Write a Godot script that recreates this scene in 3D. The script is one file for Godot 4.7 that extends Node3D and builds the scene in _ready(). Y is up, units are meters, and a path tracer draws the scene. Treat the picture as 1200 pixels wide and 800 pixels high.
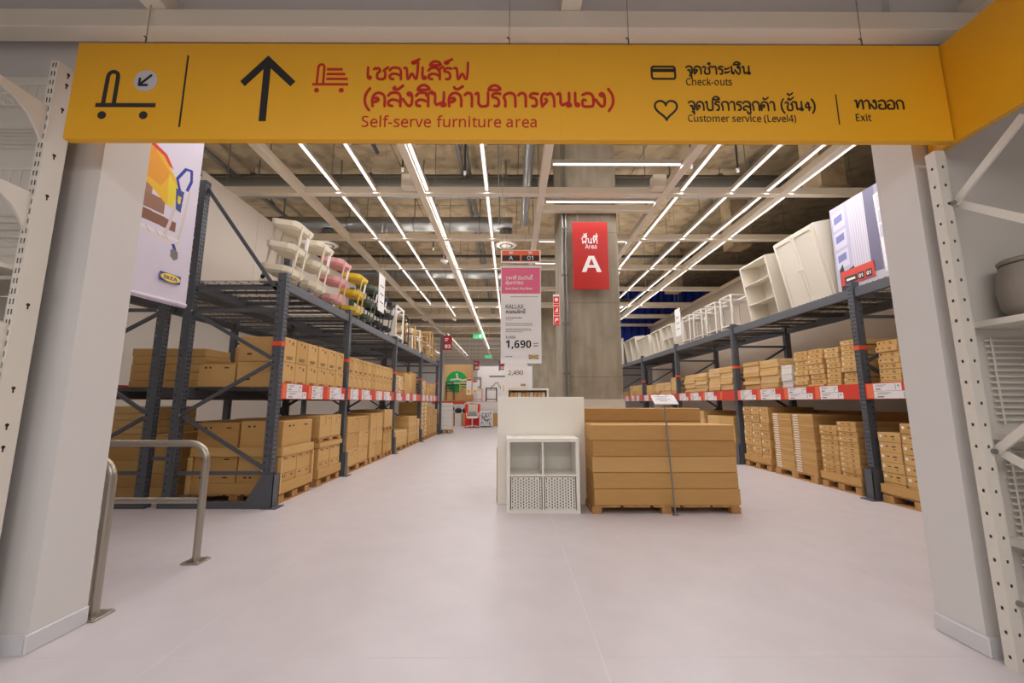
extends Node3D

const CAM_HEIGHT := 1.155
const GRID := 4.255          # underside of the ceiling grid
const SLAB := 6.0            # underside of the concrete slab

var M := {}
var used := {}
var cache := {}
var rng := RandomNumberGenerator.new()


# ------------------------------------------------------------------ mesh builder
class MB:
	var v := PackedVector3Array()
	var n := PackedVector3Array()
	var t := PackedVector2Array()
	var i := PackedInt32Array()

	func tri_i(a: int, b: int, c: int) -> void:
		var g := (v[b] - v[a]).cross(v[c] - v[a])
		if g.dot(n[a] + n[b] + n[c]) > 0.0:
			i.append_array([a, c, b])
		else:
			i.append_array([a, b, c])

	func put(p: Vector3, q: Vector3, w := Vector2.ZERO) -> int:
		v.append(p); n.append(q); t.append(w)
		return v.size() - 1

	func quad(a: Vector3, b: Vector3, c: Vector3, d: Vector3, q: Vector3) -> MB:
		var k := put(a, q, Vector2(0, 1))
		put(b, q, Vector2(1, 1)); put(c, q, Vector2(1, 0)); put(d, q, Vector2(0, 0))
		tri_i(k, k + 1, k + 2); tri_i(k, k + 2, k + 3)
		return self

	func box(c: Vector3, s: Vector3, o := Basis()) -> MB:
		var h := s * 0.5
		for ax in 3:
			for sg in [-1.0, 1.0]:
				var N := Vector3.ZERO; N[ax] = sg
				var U := Vector3.ZERO; U[(ax + 1) % 3] = h[(ax + 1) % 3]
				var W := Vector3.ZERO; W[(ax + 2) % 3] = h[(ax + 2) % 3]
				var P: Vector3 = N * h[ax]
				quad(c + o * (P - U - W), c + o * (P + U - W), c + o * (P + U + W), c + o * (P - U + W), o * N)
		return self

	func span(a: Vector3, b: Vector3) -> MB:
		return box((a + b) * 0.5, (b - a).abs())

	func bevel(c: Vector3, s: Vector3, r: float, o := Basis()) -> MB:
		var h := s * 0.5
		var m := h - Vector3(r, r, r)
		for ax in 3:
			for sg in [-1.0, 1.0]:
				var N := Vector3.ZERO; N[ax] = sg
				var U := Vector3.ZERO; U[(ax + 1) % 3] = m[(ax + 1) % 3]
				var W := Vector3.ZERO; W[(ax + 2) % 3] = m[(ax + 2) % 3]
				var P: Vector3 = N * h[ax]
				quad(c + o * (P - U - W), c + o * (P + U - W), c + o * (P + U + W), c + o * (P - U + W), o * N)
		for ax in 3:
			var b := (ax + 1) % 3
			var d := (ax + 2) % 3
			for s1 in [-1.0, 1.0]:
				for s2 in [-1.0, 1.0]:
					var pa := Vector3.ZERO; pa[b] = s1 * h[b]; pa[d] = s2 * m[d]
					var pb := Vector3.ZERO; pb[b] = s1 * m[b]; pb[d] = s2 * h[d]
					var L := Vector3.ZERO; L[ax] = m[ax]
					var N2 := Vector3.ZERO; N2[b] = s1; N2[d] = s2
					quad(c + o * (pa - L), c + o * (pa + L), c + o * (pb + L), c + o * (pb - L), o * N2.normalized())
		for sx in [-1.0, 1.0]:
			for sy in [-1.0, 1.0]:
				for sz in [-1.0, 1.0]:
					var q := o * Vector3(sx, sy, sz).normalized()
					var k := put(c + o * Vector3(sx * h.x, sy * m.y, sz * m.z), q)
					put(c + o * Vector3(sx * m.x, sy * h.y, sz * m.z), q)
					put(c + o * Vector3(sx * m.x, sy * m.y, sz * h.z), q)
					tri_i(k, k + 1, k + 2)
		return self

	func bar(a: Vector3, b: Vector3, w: float, h: float, up := Vector3.UP) -> MB:
		var d := (b - a).normalized()
		if absf(d.dot(up)) > 0.99:
			up = Vector3.BACK
		var sx := d.cross(up).normalized()
		return box((a + b) * 0.5, Vector3(w, h, a.distance_to(b)), Basis(sx, sx.cross(d).normalized(), -d))

	func tube(p: Array, r: float, sides := 8, caps := true, r2 := -1.0) -> MB:
		var m := p.size()
		var ref := Vector3.UP
		var d0: Vector3 = (p[1] - p[0]).normalized()
		if absf(d0.dot(ref)) > 0.9:
			ref = Vector3.RIGHT
		var start := v.size()
		var X := d0.cross(ref).normalized()
		for k in m:
			var d: Vector3
			if k == 0: d = d0
			elif k == m - 1: d = (p[k] - p[k - 1]).normalized()
			else: d = ((p[k] - p[k - 1]).normalized() + (p[k + 1] - p[k]).normalized()).normalized()
			X = (X - d * X.dot(d)).normalized()
			var Y := d.cross(X)
			var rr := r if r2 < 0.0 else lerpf(r, r2, k / float(m - 1))
			for s in sides:
				var a := TAU * s / sides
				var q := X * cos(a) + Y * sin(a)
				put(p[k] + q * rr, q, Vector2(s / float(sides), k))
		for k in m - 1:
			for s in sides:
				var a := start + k * sides + s
				var b := start + k * sides + (s + 1) % sides
				tri_i(a, b, b + sides); tri_i(a, b + sides, a + sides)
		if caps:
			for e in [0, m - 1]:
				var q2: Vector3 = -d0 if e == 0 else (p[m - 1] - p[m - 2]).normalized()
				var k0 := v.size()
				for s in sides:
					put(v[start + e * sides + s], q2)
				for s in range(1, sides - 1):
					tri_i(k0, k0 + s, k0 + s + 1)
		return self

	func lathe(c: Vector3, prof: Array, sides := 16) -> MB:
		# prof: [radius, height] pairs
		var st := v.size()
		for k in prof.size():
			var a0: Array = prof[maxi(k - 1, 0)]
			var a1: Array = prof[mini(k + 1, prof.size() - 1)]
			var nr: float = a1[1] - a0[1]
			var ny: float = -(a1[0] - a0[0])
			for s in sides:
				var a := TAU * s / sides
				var q := Vector3(cos(a) * nr, ny, sin(a) * nr)
				put(c + Vector3(cos(a) * prof[k][0], prof[k][1], sin(a) * prof[k][0]), q.normalized() if q.length() > 1e-6 else Vector3.UP)
		for k in prof.size() - 1:
			for s in sides:
				var a := st + k * sides + s
				var b := st + k * sides + (s + 1) % sides
				tri_i(a, b, b + sides); tri_i(a, b + sides, a + sides)
		return self

	func prism(poly: PackedVector2Array, depth: float, x := Transform3D()) -> MB:
		var ids := Geometry2D.triangulate_polygon(poly)
		for side in 2:
			var z := depth if side == 1 else 0.0
			var q := x.basis * Vector3(0, 0, 1 if side == 1 else -1)
			var k := v.size()
			for p in poly:
				put(x * Vector3(p.x, p.y, z), q, p)
			for j in range(0, ids.size(), 3):
				tri_i(k + ids[j], k + ids[j + 1], k + ids[j + 2])
		var ccw := not Geometry2D.is_polygon_clockwise(poly)
		for j in poly.size():
			var a := poly[j]
			var b := poly[(j + 1) % poly.size()]
			var e := (b - a).normalized()
			var o := Vector2(e.y, -e.x) if ccw else Vector2(-e.y, e.x)
			quad(x * Vector3(a.x, a.y, 0), x * Vector3(b.x, b.y, 0), x * Vector3(b.x, b.y, depth), x * Vector3(a.x, a.y, depth), x.basis * Vector3(o.x, o.y, 0))
		return self

	# a sheet with real holes: holes = [[centre across, half width, half height], ...] repeated every pitch
	func punched(o: Vector3, U: Vector3, V: Vector3, w: float, h: float, pitch: float, holes: Array) -> MB:
		var N := U.cross(V).normalized()
		var x := 0.0
		for q in holes:
			strip(o, U, V, x, q[0] - q[1], 0.0, h, N)
			var y := 0.0
			var k := 0
			while (k + 1) * pitch <= h + 1e-4:
				var yc: float = (k + 0.5) * pitch + (q[3] if q.size() > 3 else 0.0)
				strip(o, U, V, q[0] - q[1], q[0] + q[1], y, yc - q[2], N)
				y = yc + q[2]
				k += 1
			strip(o, U, V, q[0] - q[1], q[0] + q[1], y, h, N)
			x = q[0] + q[1]
		strip(o, U, V, x, w, 0.0, h, N)
		return self

	func strip(o: Vector3, U: Vector3, V: Vector3, x0: float, x1: float, y0: float, y1: float, N: Vector3) -> void:
		if x1 - x0 > 1e-5 and y1 - y0 > 1e-5:
			quad(o + U * x0 + V * y0, o + U * x1 + V * y0, o + U * x1 + V * y1, o + U * x0 + V * y1, N)

	func add_to(m: ArrayMesh) -> ArrayMesh:
		var a := []
		a.resize(Mesh.ARRAY_MAX)
		a[Mesh.ARRAY_VERTEX] = v; a[Mesh.ARRAY_NORMAL] = n; a[Mesh.ARRAY_TEX_UV] = t; a[Mesh.ARRAY_INDEX] = i
		m.add_surface_from_arrays(Mesh.PRIMITIVE_TRIANGLES, a)
		return m

	func mesh() -> ArrayMesh:
		return add_to(ArrayMesh.new())


# ------------------------------------------------------------------ nodes
func uniq(called: String) -> String:
	var k: int = used.get(called, 0)
	used[called] = k + 1
	return called if k == 0 else "%s_%03d" % [called, k]


func tag(o: Node3D, label: String, category: String, group := "", kind := "") -> Node3D:
	if label: o.set_meta("label", label)
	if category: o.set_meta("category", category)
	if group: o.set_meta("group", group)
	if kind: o.set_meta("kind", kind)
	return o


func thing(called: String, label: String, category: String, at := Vector3.ZERO, turn := 0.0, group := "") -> Node3D:
	var o := Node3D.new()
	o.name = uniq(called)
	add_child(o)
	o.position = at
	o.rotation.y = turn
	return tag(o, label, category, group)


func obj(parent: Node, called: String, mesh: Mesh, m: Material, at := Vector3.ZERO, b := Basis()) -> MeshInstance3D:
	var o := MeshInstance3D.new()
	o.name = called if parent != self else uniq(called)
	o.mesh = mesh
	if m: o.material_override = m
	o.transform = Transform3D(b, at)
	parent.add_child(o, true)
	return o


func struct(called: String, mesh: Mesh, m: Material, at := Vector3.ZERO) -> MeshInstance3D:
	var o := obj(self, called, mesh, m, at)
	o.set_meta("kind", "structure")
	return o


func boxm(s: Vector3, r := 0.0) -> Mesh:
	var key := "b%.4f,%.4f,%.4f,%.4f" % [s.x, s.y, s.z, r]
	if not cache.has(key):
		var b := MB.new()
		cache[key] = (b.bevel(Vector3.ZERO, s, r) if r > 0.0 else b.box(Vector3.ZERO, s)).mesh()
	return cache[key]


func two(list: Array) -> ArrayMesh:
	# one mesh with a surface per [MB, material]
	var m := ArrayMesh.new()
	for q in list:
		if q[0].v.size():
			q[0].add_to(m)
			m.surface_set_material(m.get_surface_count() - 1, q[1])
	return m


func ordinal(k: int) -> String:
	var low := ["zeroth", "first", "second", "third", "fourth", "fifth", "sixth", "seventh", "eighth", "ninth", "tenth", "eleventh", "twelfth", "thirteenth", "fourteenth", "fifteenth", "sixteenth", "seventeenth", "eighteenth", "nineteenth"]
	if k < 20: return low[k]
	var tens := {2: ["twentieth", "twenty"], 3: ["thirtieth", "thirty"], 4: ["fortieth", "forty"]}
	return tens[k / 10][0] if k % 10 == 0 else tens[k / 10][1] + "-" + low[k % 10]


# ------------------------------------------------------------------ materials
func mat(called: String, c: Color, rough := 0.6, metal := 0.0) -> StandardMaterial3D:
	var m := StandardMaterial3D.new()
	m.resource_name = called
	m.albedo_color = c
	m.roughness = rough
	m.metallic = metal
	M[called] = m
	return m


func noise_tex(a: Color, b: Color, freq: float, sd: int, oct := 4, size := 256, stretch := Vector2.ONE, c := Color(0, 0, 0, 0), cfreq := 0.01) -> ImageTexture:
	var f := FastNoiseLite.new()
	f.seed = sd
	f.frequency = freq
	f.fractal_octaves = oct
	f.noise_type = FastNoiseLite.TYPE_SIMPLEX_SMOOTH
	var g := f.get_seamless_image(int(size / stretch.x), int(size / stretch.y))
	g.resize(size, size, Image.INTERPOLATE_CUBIC)
	var f2 := FastNoiseLite.new()
	f2.seed = sd + 7
	f2.frequency = cfreq
	f2.fractal_octaves = 5
	var g2 := f2.get_seamless_image(size, size)
	var im := Image.create(size, size, false, Image.FORMAT_RGB8)
	for y in size:
		for x in size:
			var k := a.lerp(b, g.get_pixel(x, y).r)
			if c.a > 0.0:
				k = k.lerp(Color(c.r, c.g, c.b), smoothstep(0.45, 0.8, g2.get_pixel(x, y).r) * c.a)
			im.set_pixel(x, y, k)
	return ImageTexture.create_from_image(im)


func textured(called: String, tex: Texture2D, scale: float, rough := 0.7, world := true) -> StandardMaterial3D:
	var m := mat(called, Color.WHITE, rough)
	m.albedo_texture = tex
	m.uv1_triplanar = true
	m.uv1_world_triplanar = world
	m.uv1_scale = Vector3.ONE * scale
	return m


func C(r: int, g: int, b: int) -> Color:
	return Color(r / 255.0, g / 255.0, b / 255.0)


func make_materials() -> void:
	# cardboard in a few batches, each with fine fibres
	var kr := [[C(204, 163, 101), C(210, 169, 107)], [C(195, 152, 90), C(201, 158, 96)], [C(211, 173, 112), C(217, 179, 118)], [C(186, 142, 82), C(192, 148, 87)], [C(210, 174, 120), C(224, 190, 138)]]
	for k in kr.size():
		textured("kraft%d" % k, noise_tex(kr[k][0], kr[k][1], 0.05, 11 + k, 4, 128, Vector2(8, 1)), 2.3, 0.75, true)
	mat("tape", C(186, 140, 82), 0.35)
	mat("ink", C(70, 48, 30), 0.8)
	mat("white_dot", C(236, 234, 228), 0.6)
	mat("black_dot", C(26, 26, 38), 0.6)
	mat("wrap", C(226, 222, 216), 0.3)
	textured("pallet_wood", noise_tex(C(168, 122, 70), C(202, 158, 102), 0.03, 31, 4, 128, Vector2(1, 6)), 2.0, 0.8)
	mat("rack_steel", C(88, 91, 98), 0.45, 0.1)
	mat("rack_galvanised", C(110, 108, 104), 0.4, 0.6)
	mat("bolt", C(190, 190, 188), 0.3, 0.9)
	mat("safety_orange", C(232, 84, 44), 0.6)
	mat("strip_red", C(214, 66, 50), 0.35)
	mat("strip_orange", C(236, 112, 72), 0.5)
	mat("paper", C(232, 228, 230), 0.55)
	mat("print_grey", C(128, 124, 126), 0.7)
	mat("print_black", C(28, 27, 26), 0.6)
	mat("print_red", C(196, 22, 18), 0.55)
	mat("sign_yellow", C(241, 178, 34), 0.42)
	mat("sign_edge", C(241, 178, 34), 0.42)
	mat("sticker_silver", C(206, 205, 208), 0.35, 0.1)
	mat("sign_red", C(190, 30, 24), 0.4)
	mat("sign_dark_red", C(160, 22, 26), 0.45)
	mat("sign_white", C(248, 247, 246), 0.45)
	mat("sign_pink", C(240, 116, 150), 0.45)
	mat("sign_dark", C(44, 42, 42), 0.5)
	mat("logo_blue", C(16, 60, 160), 0.45)
	mat("logo_yellow", C(248, 214, 40), 0.45)
	mat("lacquer_white", C(245, 242, 232), 0.35)
	mat("lacquer_inside", C(232, 228, 216), 0.45)
	mat("metal_white", C(232, 229, 222), 0.35)
	mat("steel_satin", C(172, 164, 152), 0.32, 0.85)
	mat("galvanised", C(152, 152, 148), 0.35, 0.8)
	mat("galvanised_dull", C(120, 120, 114), 0.5, 0.6)
	mat("pipe_grey", C(96, 92, 84), 0.6)
	mat("pipe_black", C(40, 40, 40), 0.6)
	mat("grid_cream", C(243, 234, 216), 0.5)
	mat("housing", C(206, 200, 190), 0.4)
	mat("wall_white", C(220, 217, 214), 0.42)
	mat("wall_grey", C(212, 207, 198), 0.7)
	mat("panel_white", C(214, 204, 192), 0.6)
	mat("wall_beige", C(198, 184, 168), 0.7)
	mat("furniture_white", C(230, 223, 208), 0.4)
	mat("baseboard", C(214, 214, 216), 0.3)
	mat("shelf_white", C(222, 216, 204), 0.4)
	mat("plastic_clear", C(232, 230, 224), 0.25)
	mat("basket_grey", C(150, 142, 130), 0.7)
	mat("cream", C(228, 218, 196), 0.4)
	mat("pink", C(228, 168, 164), 0.4)
	mat("yellow", C(222, 190, 52), 0.4)
	mat("green", C(78, 92, 78), 0.45)
	mat("black", C(34, 34, 36), 0.45)
	mat("grey_plastic", C(150, 150, 150), 0.5)
	textured("pine", noise_tex(C(206, 164, 102), C(224, 186, 128), 0.02, 41, 3, 128, Vector2(1, 8)), 1.5, 0.55)
	mat("board_brown", C(218, 174, 118), 0.6)
	mat("display_green", C(24, 176, 88), 0.5)
	mat("display_red", C(240, 54, 42), 0.5)
	mat("curtain_blue", C(34, 60, 170), 0.8)
	mat("banner_cloth", C(214, 206, 220), 0.7)
	textured("floor_vinyl", noise_tex(C(199, 192, 195), C(206, 199, 202), 0.03, 51, 4, 256), 0.35, 0.38)
	mat("floor_weld", C(216, 210, 212), 0.4)
	textured("slab_concrete", noise_tex(C(150, 129, 98), C(174, 152, 118), 0.02, 61, 5, 512, Vector2.ONE, Color(0.42, 0.35, 0.26, 0.45), 0.02), 0.22, 0.9)
	textured("slab_joint", noise_tex(C(96, 84, 70), C(112, 98, 82), 0.03, 64, 3, 64), 0.5, 0.9)
	textured("column_concrete", noise_tex(C(142, 132, 114), C(176, 166, 148), 0.025, 71, 5, 512, Vector2(1, 10), Color(0.50, 0.46, 0.39, 0.3), 0.012), 0.35, 0.8)
	var lamp := mat("lamp_glow", C(250, 250, 250), 0.5)
	lamp.emission_enabled = true
	lamp.emission = C(255, 250, 244)
	lamp.emission_energy_multiplier = 1.4
	var ex := mat("exit_glow", C(40, 180, 110), 0.5)
	ex.emission_enabled = true
	ex.emission = C(60, 220, 140)
	ex.emission_energy_multiplier = 0.9
	var gl := mat("glass_screen", C(200, 200, 200), 0.1)
	gl.transparency = BaseMaterial3D.TRANSPARENCY_ALPHA
	gl.albedo_color.a = 0.25


# ------------------------------------------------------------------ lettering
func latin(parent: Node, text: String, x0: float, x1: float, y: float, z: float, m: Material, b := Basis(), bold := false, cap := 0.0, called := "lettering", o := Vector3.ZERO) -> MeshInstance3D:
	# text set between x0 and x1 on the baseline y of a face turned by b, cap height cap (0: natural)
	var tm := TextMesh.new()
	var f := SystemFont.new()
	f.font_names = PackedStringArray(["Droid Sans"])
	if bold: f.font_weight = 700
	tm.font = f
	tm.text = text
	tm.font_size = 32
	tm.pixel_size = 0.01
	tm.depth = 0.002
	tm.curve_step = 3.0
	tm.horizontal_alignment = HORIZONTAL_ALIGNMENT_LEFT
	var bb := tm.get_aabb()
	var sx := (x1 - x0) / maxf(bb.size.x, 0.001)
	var sy := sx if cap <= 0.0 else cap / 0.235
	tm.vertical_alignment = VERTICAL_ALIGNMENT_BOTTOM
	bb = tm.get_aabb()
	var at := b * Vector3(x0 - bb.position.x * sx, y - 0.08 * sy, z)   + o   # the baseline lies 0.08 up
	return obj(parent, called, tm, m, at, b * Basis.from_scale(Vector3(sx, sy, 1)))


# Thai letters as strokes: advance width, then polylines on a body of height 1
var THAI := {
	"เ": [0.36, [[.12, 1, .12, .14, .2, .02, .3, .1, .26, .22, .14, .2]]],
	"แ": [0.66, [[.1, 1, .1, .14, .18, .02, .27, .1, .23, .22, .12, .2], [.42, 1, .42, .14, .5, .02, .59, .1, .55, .22, .44, .2]]],
	"ซ": [0.78, [[.05, .84, .13, .98, .2, .86, .27, .98, .36, .84, .34, .64, .24, .52, .22, .3, .26, 0, .6, 0, .64, .3, .62, .64, .52, .74, .76, 1.02]]],
	"ช": [0.76, [[.06, .84, .17, .99, .3, .84, .3, .64, .22, .52, .2, .3, .24, 0, .58, 0, .62, .3, .6, .64, .5, .74, .74, 1.02]]],
	"ล": [0.72, [[.26, .02, .1, .04, .06, .3, .2, .48, .4, .46, .62, .3], [.06, .76, .16, .96, .34, 1, .54, .94, .63, .72, .63, 0]]],
	"ส": [0.74, [[.26, .02, .1, .04, .06, .3, .2, .48, .4, .46, .62, .3], [.06, .76, .16, .96, .34, 1, .54, .94, .63, .72, .63, 0], [.52, .8, .78, 1.08]]],
	"ฟ": [0.86, [[.06, .96, .17, .98, .2, .84, .24, .04, .3, .02, .46, .6, .62, .02, .7, .06, .74, .8, .74, 1.42]]],
	"พ": [0.86, [[.06, .96, .17, .98, .2, .84, .24, .04, .3, .02, .46, .6, .62, .02, .7, .06, .74, .8, .74, 1]]],
	"ร": [0.54, [[.2, .04, .3, 0, .4, .1, .4, .46, .3, .62, .1, .66, .1, .86, .24, .98, .46, .92]]],
	"ค": [0.74, [[.1, 0, .06, .5, .14, .86, .34, 1, .56, .88, .65, .6, .65, 0], [.1, .3, .26, .32, .38, .46, .3, .62, .2, .56]]],
	"ด": [0.74, [[.12, 0, .06, .5, .14, .86, .34, 1, .56, .88, .65, .6, .65, 0], [.12, .02, .26, .24, .36, .44, .26, .56, .2, .48]]],
	"ต": [0.76, [[.12, 0, .06, .5, .12, .86, .22, 1, .35, .84, .48, 1, .62, .84, .67, .5, .67, 0], [.12, .02, .26, .24, .36, .44, .26, .56]]],
	"ง": [0.56, [[.02, .52, .26, 0, .4, .04, .44, .3, .44, .8, .34, 1, .22, .94, .26, .78, .4, .78]]],
	"น": [0.76, [[.06, .9, .16, 1, .2, .84, .2, .04, .5, .26], [.6, 1, .6, .3, .48, .06, .6, 0, .7, .1, .6, .26]]],
	"บ": [0.74, [[.06, .9, .17, 1, .2, .84, .2, 0, .62, 0, .64, .3, .64, 1]]],
	"ป": [0.74, [[.06, .9, .17, 1, .2, .84, .2, 0, .62, 0, .64, .3, .64, 1.42]]],
	"ก": [0.7, [[.16, 0, .16, .5, .06, .64, .16, .9, .36, 1, .56, .9, .62, .66, .62, 0]]],
	"อ": [0.68, [[.24, .46, .1, .52, .08, .1, .16, 0, .5, 0, .6, .1, .6, .72, .5, .94, .3, 1, .1, .86]]],
	"จ": [0.62, [[.06, .82, .18, .98, .36, 1, .52, .86, .54, .6, .54, .06, .42, 0, .36, .3, .34, .52, .2, .5]]],
	"า": [0.5, [[.06, .82, .16, .98, .3, .98, .4, .8, .4, 0]]],
	"ำ": [0.5, [[.06, .82, .16, .98, .3, .98, .4, .8, .4, 0], [-.16, 1.22, -.06, 1.34, -.2, 1.42, -.26, 1.28, -.16, 1.22]]],
	"ะ": [0.5, [[.06, .56, .08, .74, .22, .62, .42, .78], [.06, .1, .08, .28, .22, .16, .42, .32]]],
	"ท": [0.76, [[.06, .9, .16, 1, .2, .84, .2, 0, .32, .5, .46, .94, .58, 1, .66, .84, .66, 0]]],
	"ว": [0.54, [[.2, .04, .32, 0, .42, .12, .44, .6, .36, .92, .2, 1, .06, .84]]],
	"ม": [0.76, [[.06, .9, .16, 1, .2, .84, .2, .16, .12, 0, .04, .1, .14, .22, .4, .16, .64, .04], [.64, 1, .64, 0]]],
	"ใ": [0.4, [[.26, 0, .26, .86, .12, 1.08, .1, 1.3, .24, 1.42, .36, 1.28]]],
	"ิ": [0.0, [[-.62, 1.2, -.56, 1.42, -.34, 1.58, -.12, 1.42, -.06, 1.2, -.62, 1.2]]],
	"ี": [0.0, [[-.62, 1.2, -.56, 1.42, -.34, 1.58, -.12, 1.42, -.06, 1.2, -.62, 1.2], [-.06, 1.2, -.06, 1.66]]],
	"ื": [0.0, [[-.62, 1.2, -.56, 1.42, -.34, 1.58, -.12, 1.42, -.06, 1.2, -.62, 1.2], [-.06, 1.2, -.06, 1.66], [-.24, 1.4, -.24, 1.66]]],
	"ั": [0.0, [[-.36, 1.4, -.46, 1.3, -.36, 1.2, -.2, 1.24, 0.0, 1.5]]],
	"็": [0.0, [[-.4, 1.22, -.48, 1.4, -.3, 1.3, -.16, 1.4, -.04, 1.54]]],
	"์": [0.0, [[-.34, 1.34, -.22, 1.44, -.34, 1.54, -.44, 1.42, -.34, 1.34], [-.3, 1.52, -.06, 1.72]]],
	"้": [0.0, [[-.44, 1.92, -.36, 1.76, -.22, 1.78, -.04, 1.98]]],
	"่": [0.0, [[-.14, 1.78, -.14, 1.98]]],
	"ุ": [0.0, [[-.3, -.16, -.2, -.24, -.14, -.16, -.14, -.46]]],
	"ู": [0.0, [[-.36, -.16, -.28, -.4, -.12, -.4, -.1, -.16]]],
	"(": [0.4, [[.34, 1.3, .16, .9, .12, .5, .16, .1, .34, -.3]]],
	")": [0.4, [[.06, 1.3, .24, .9, .28, .5, .24, .1, .06, -.3]]],
	"4": [0.62, [[.42, 0, .42, 1.1, .06, .34, .56, .34]]],
	" ": [0.34, []],
}


func strokes(b: MB, lines: Array, w: float, depth: float, x := Transform3D()) -> void:
	var turn := 0
	for l in lines:
		for k in l.size():
			turn = (turn + 1) % 23   # neighbours end at slightly different depths, so that no two faces coincide
			var p: Vector2 = l[k]
			var o := PackedVector2Array()
			for s in 8:
				o.append(p + Vector2.from_angle(TAU * s / 8) * w * 0.5)
			b.prism(o, depth + turn * 0.00003, x)
			if k:
				var q: Vector2 = l[k - 1]
				var e := (p - q).normalized().orthogonal() * w * 0.5
				if p.distance_to(q) > 1e-6:
					b.prism(PackedVector2Array([q - e, p - e, p + e, q + e]), depth + turn * 0.00003 + 0.000015, x)


func thai(parent: Node, text: String, x0: float, x1: float, y: float, h: float, z: float, w: float, m: Material, b := Basis(), o := Vector3.ZERO) -> MeshInstance3D:
	var adv := 0.0
	for ch in text: adv += THAI[ch][0]
	var sx := (x1 - x0) / adv
	var mb := MB.new()
	var pen := 0.0
	var before := ""
	for ch in text:
		var drop := 0.52 if ch in "้่" and not before in "ิีืั" else 0.0   # a tone mark sits lower without a vowel under it
		before = ch
		var lines := []
		for l in THAI[ch][1]:
			var raw := PackedVector2Array()
			for k in range(0, l.size(), 2):
				raw.append(Vector2((pen + l[k]) * sx, (l[k + 1] - drop) * h))
			var sm := PackedVector2Array([raw[0]])   # one pass of corner cutting rounds the bends
			for k in range(0, raw.size() - 1):
				if raw.size() == 2: break
				sm.append(raw[k].lerp(raw[k + 1], 0.25)); sm.append(raw[k].lerp(raw[k + 1], 0.75))
			sm.append(raw[-1])
			lines.append(sm)
		strokes(mb, lines, w, 0.002)
		pen += THAI[ch][0]
	return obj(parent, "lettering", mb.mesh(), m, b * Vector3(x0, y, z) + o, b)


func disc(r: float, depth: float, sides := 20, sy := 1.0) -> PackedVector2Array:
	var o := PackedVector2Array()
	for s in sides: o.append(Vector2(cos(TAU * s / sides) * r, sin(TAU * s / sides) * r * sy))
	return o


func rect(x0: float, y0: float, x1: float, y1: float) -> PackedVector2Array:
	return PackedVector2Array([Vector2(x0, y0), Vector2(x1, y0), Vector2(x1, y1), Vector2(x0, y1)])


func logo(parent: Node, at: Vector3, w: float, b := Basis()) -> void:
	# blue plate, yellow oval, blue capitals
	var h := w * 0.4
	var l := obj(parent, "logo", boxm(Vector3(w, h, 0.003)), M.logo_blue, at, b)
	obj(l, "oval", MB.new().prism(disc(w * 0.48, 0, 24, 0.38), 0.002, Transform3D(Basis(), Vector3(0, 0, 0.0015))).mesh(), M.logo_yellow)
	latin(l, "IKEA", -w * 0.33, w * 0.33, -w * 0.085, 0.0035, M.logo_blue, Basis(), true, w * 0.17)


# ------------------------------------------------------------------ warehouse builders
func upright_mesh(h: float, w := 0.1, d := 0.08) -> Mesh:
	var key := "up%.3f,%.3f,%.3f" % [h, w, d]
	if not cache.has(key):
		var b := MB.new()
		b.punched(Vector3(-w / 2, 0, d / 2), Vector3.RIGHT, Vector3.UP, w, h, 0.075, [[w * 0.25, 0.006, 0.012], [w * 0.75, 0.006, 0.012]])
		b.punched(Vector3(w / 2, 0, d / 2), Vector3.FORWARD, Vector3.UP, d, h, 0.05, [[d * 0.28, 0.006, 0.011], [d * 0.72, 0.006, 0.011]])
		b.punched(Vector3(-w / 2, 0, -d / 2), Vector3.BACK, Vector3.UP, d, h, 0.05, [[d * 0.28, 0.006, 0.011], [d * 0.72, 0.006, 0.011]])
		b.strip(Vector3(w / 2, 0, -d / 2), Vector3.LEFT, Vector3.UP, 0, w, 0, h, Vector3.FORWARD)
		b.strip(Vector3(-w / 2, h, -d / 2), Vector3.RIGHT, Vector3.BACK, 0, w, 0, d, Vector3.UP)
		cache[key] = b.mesh()
	return cache[key]


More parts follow.
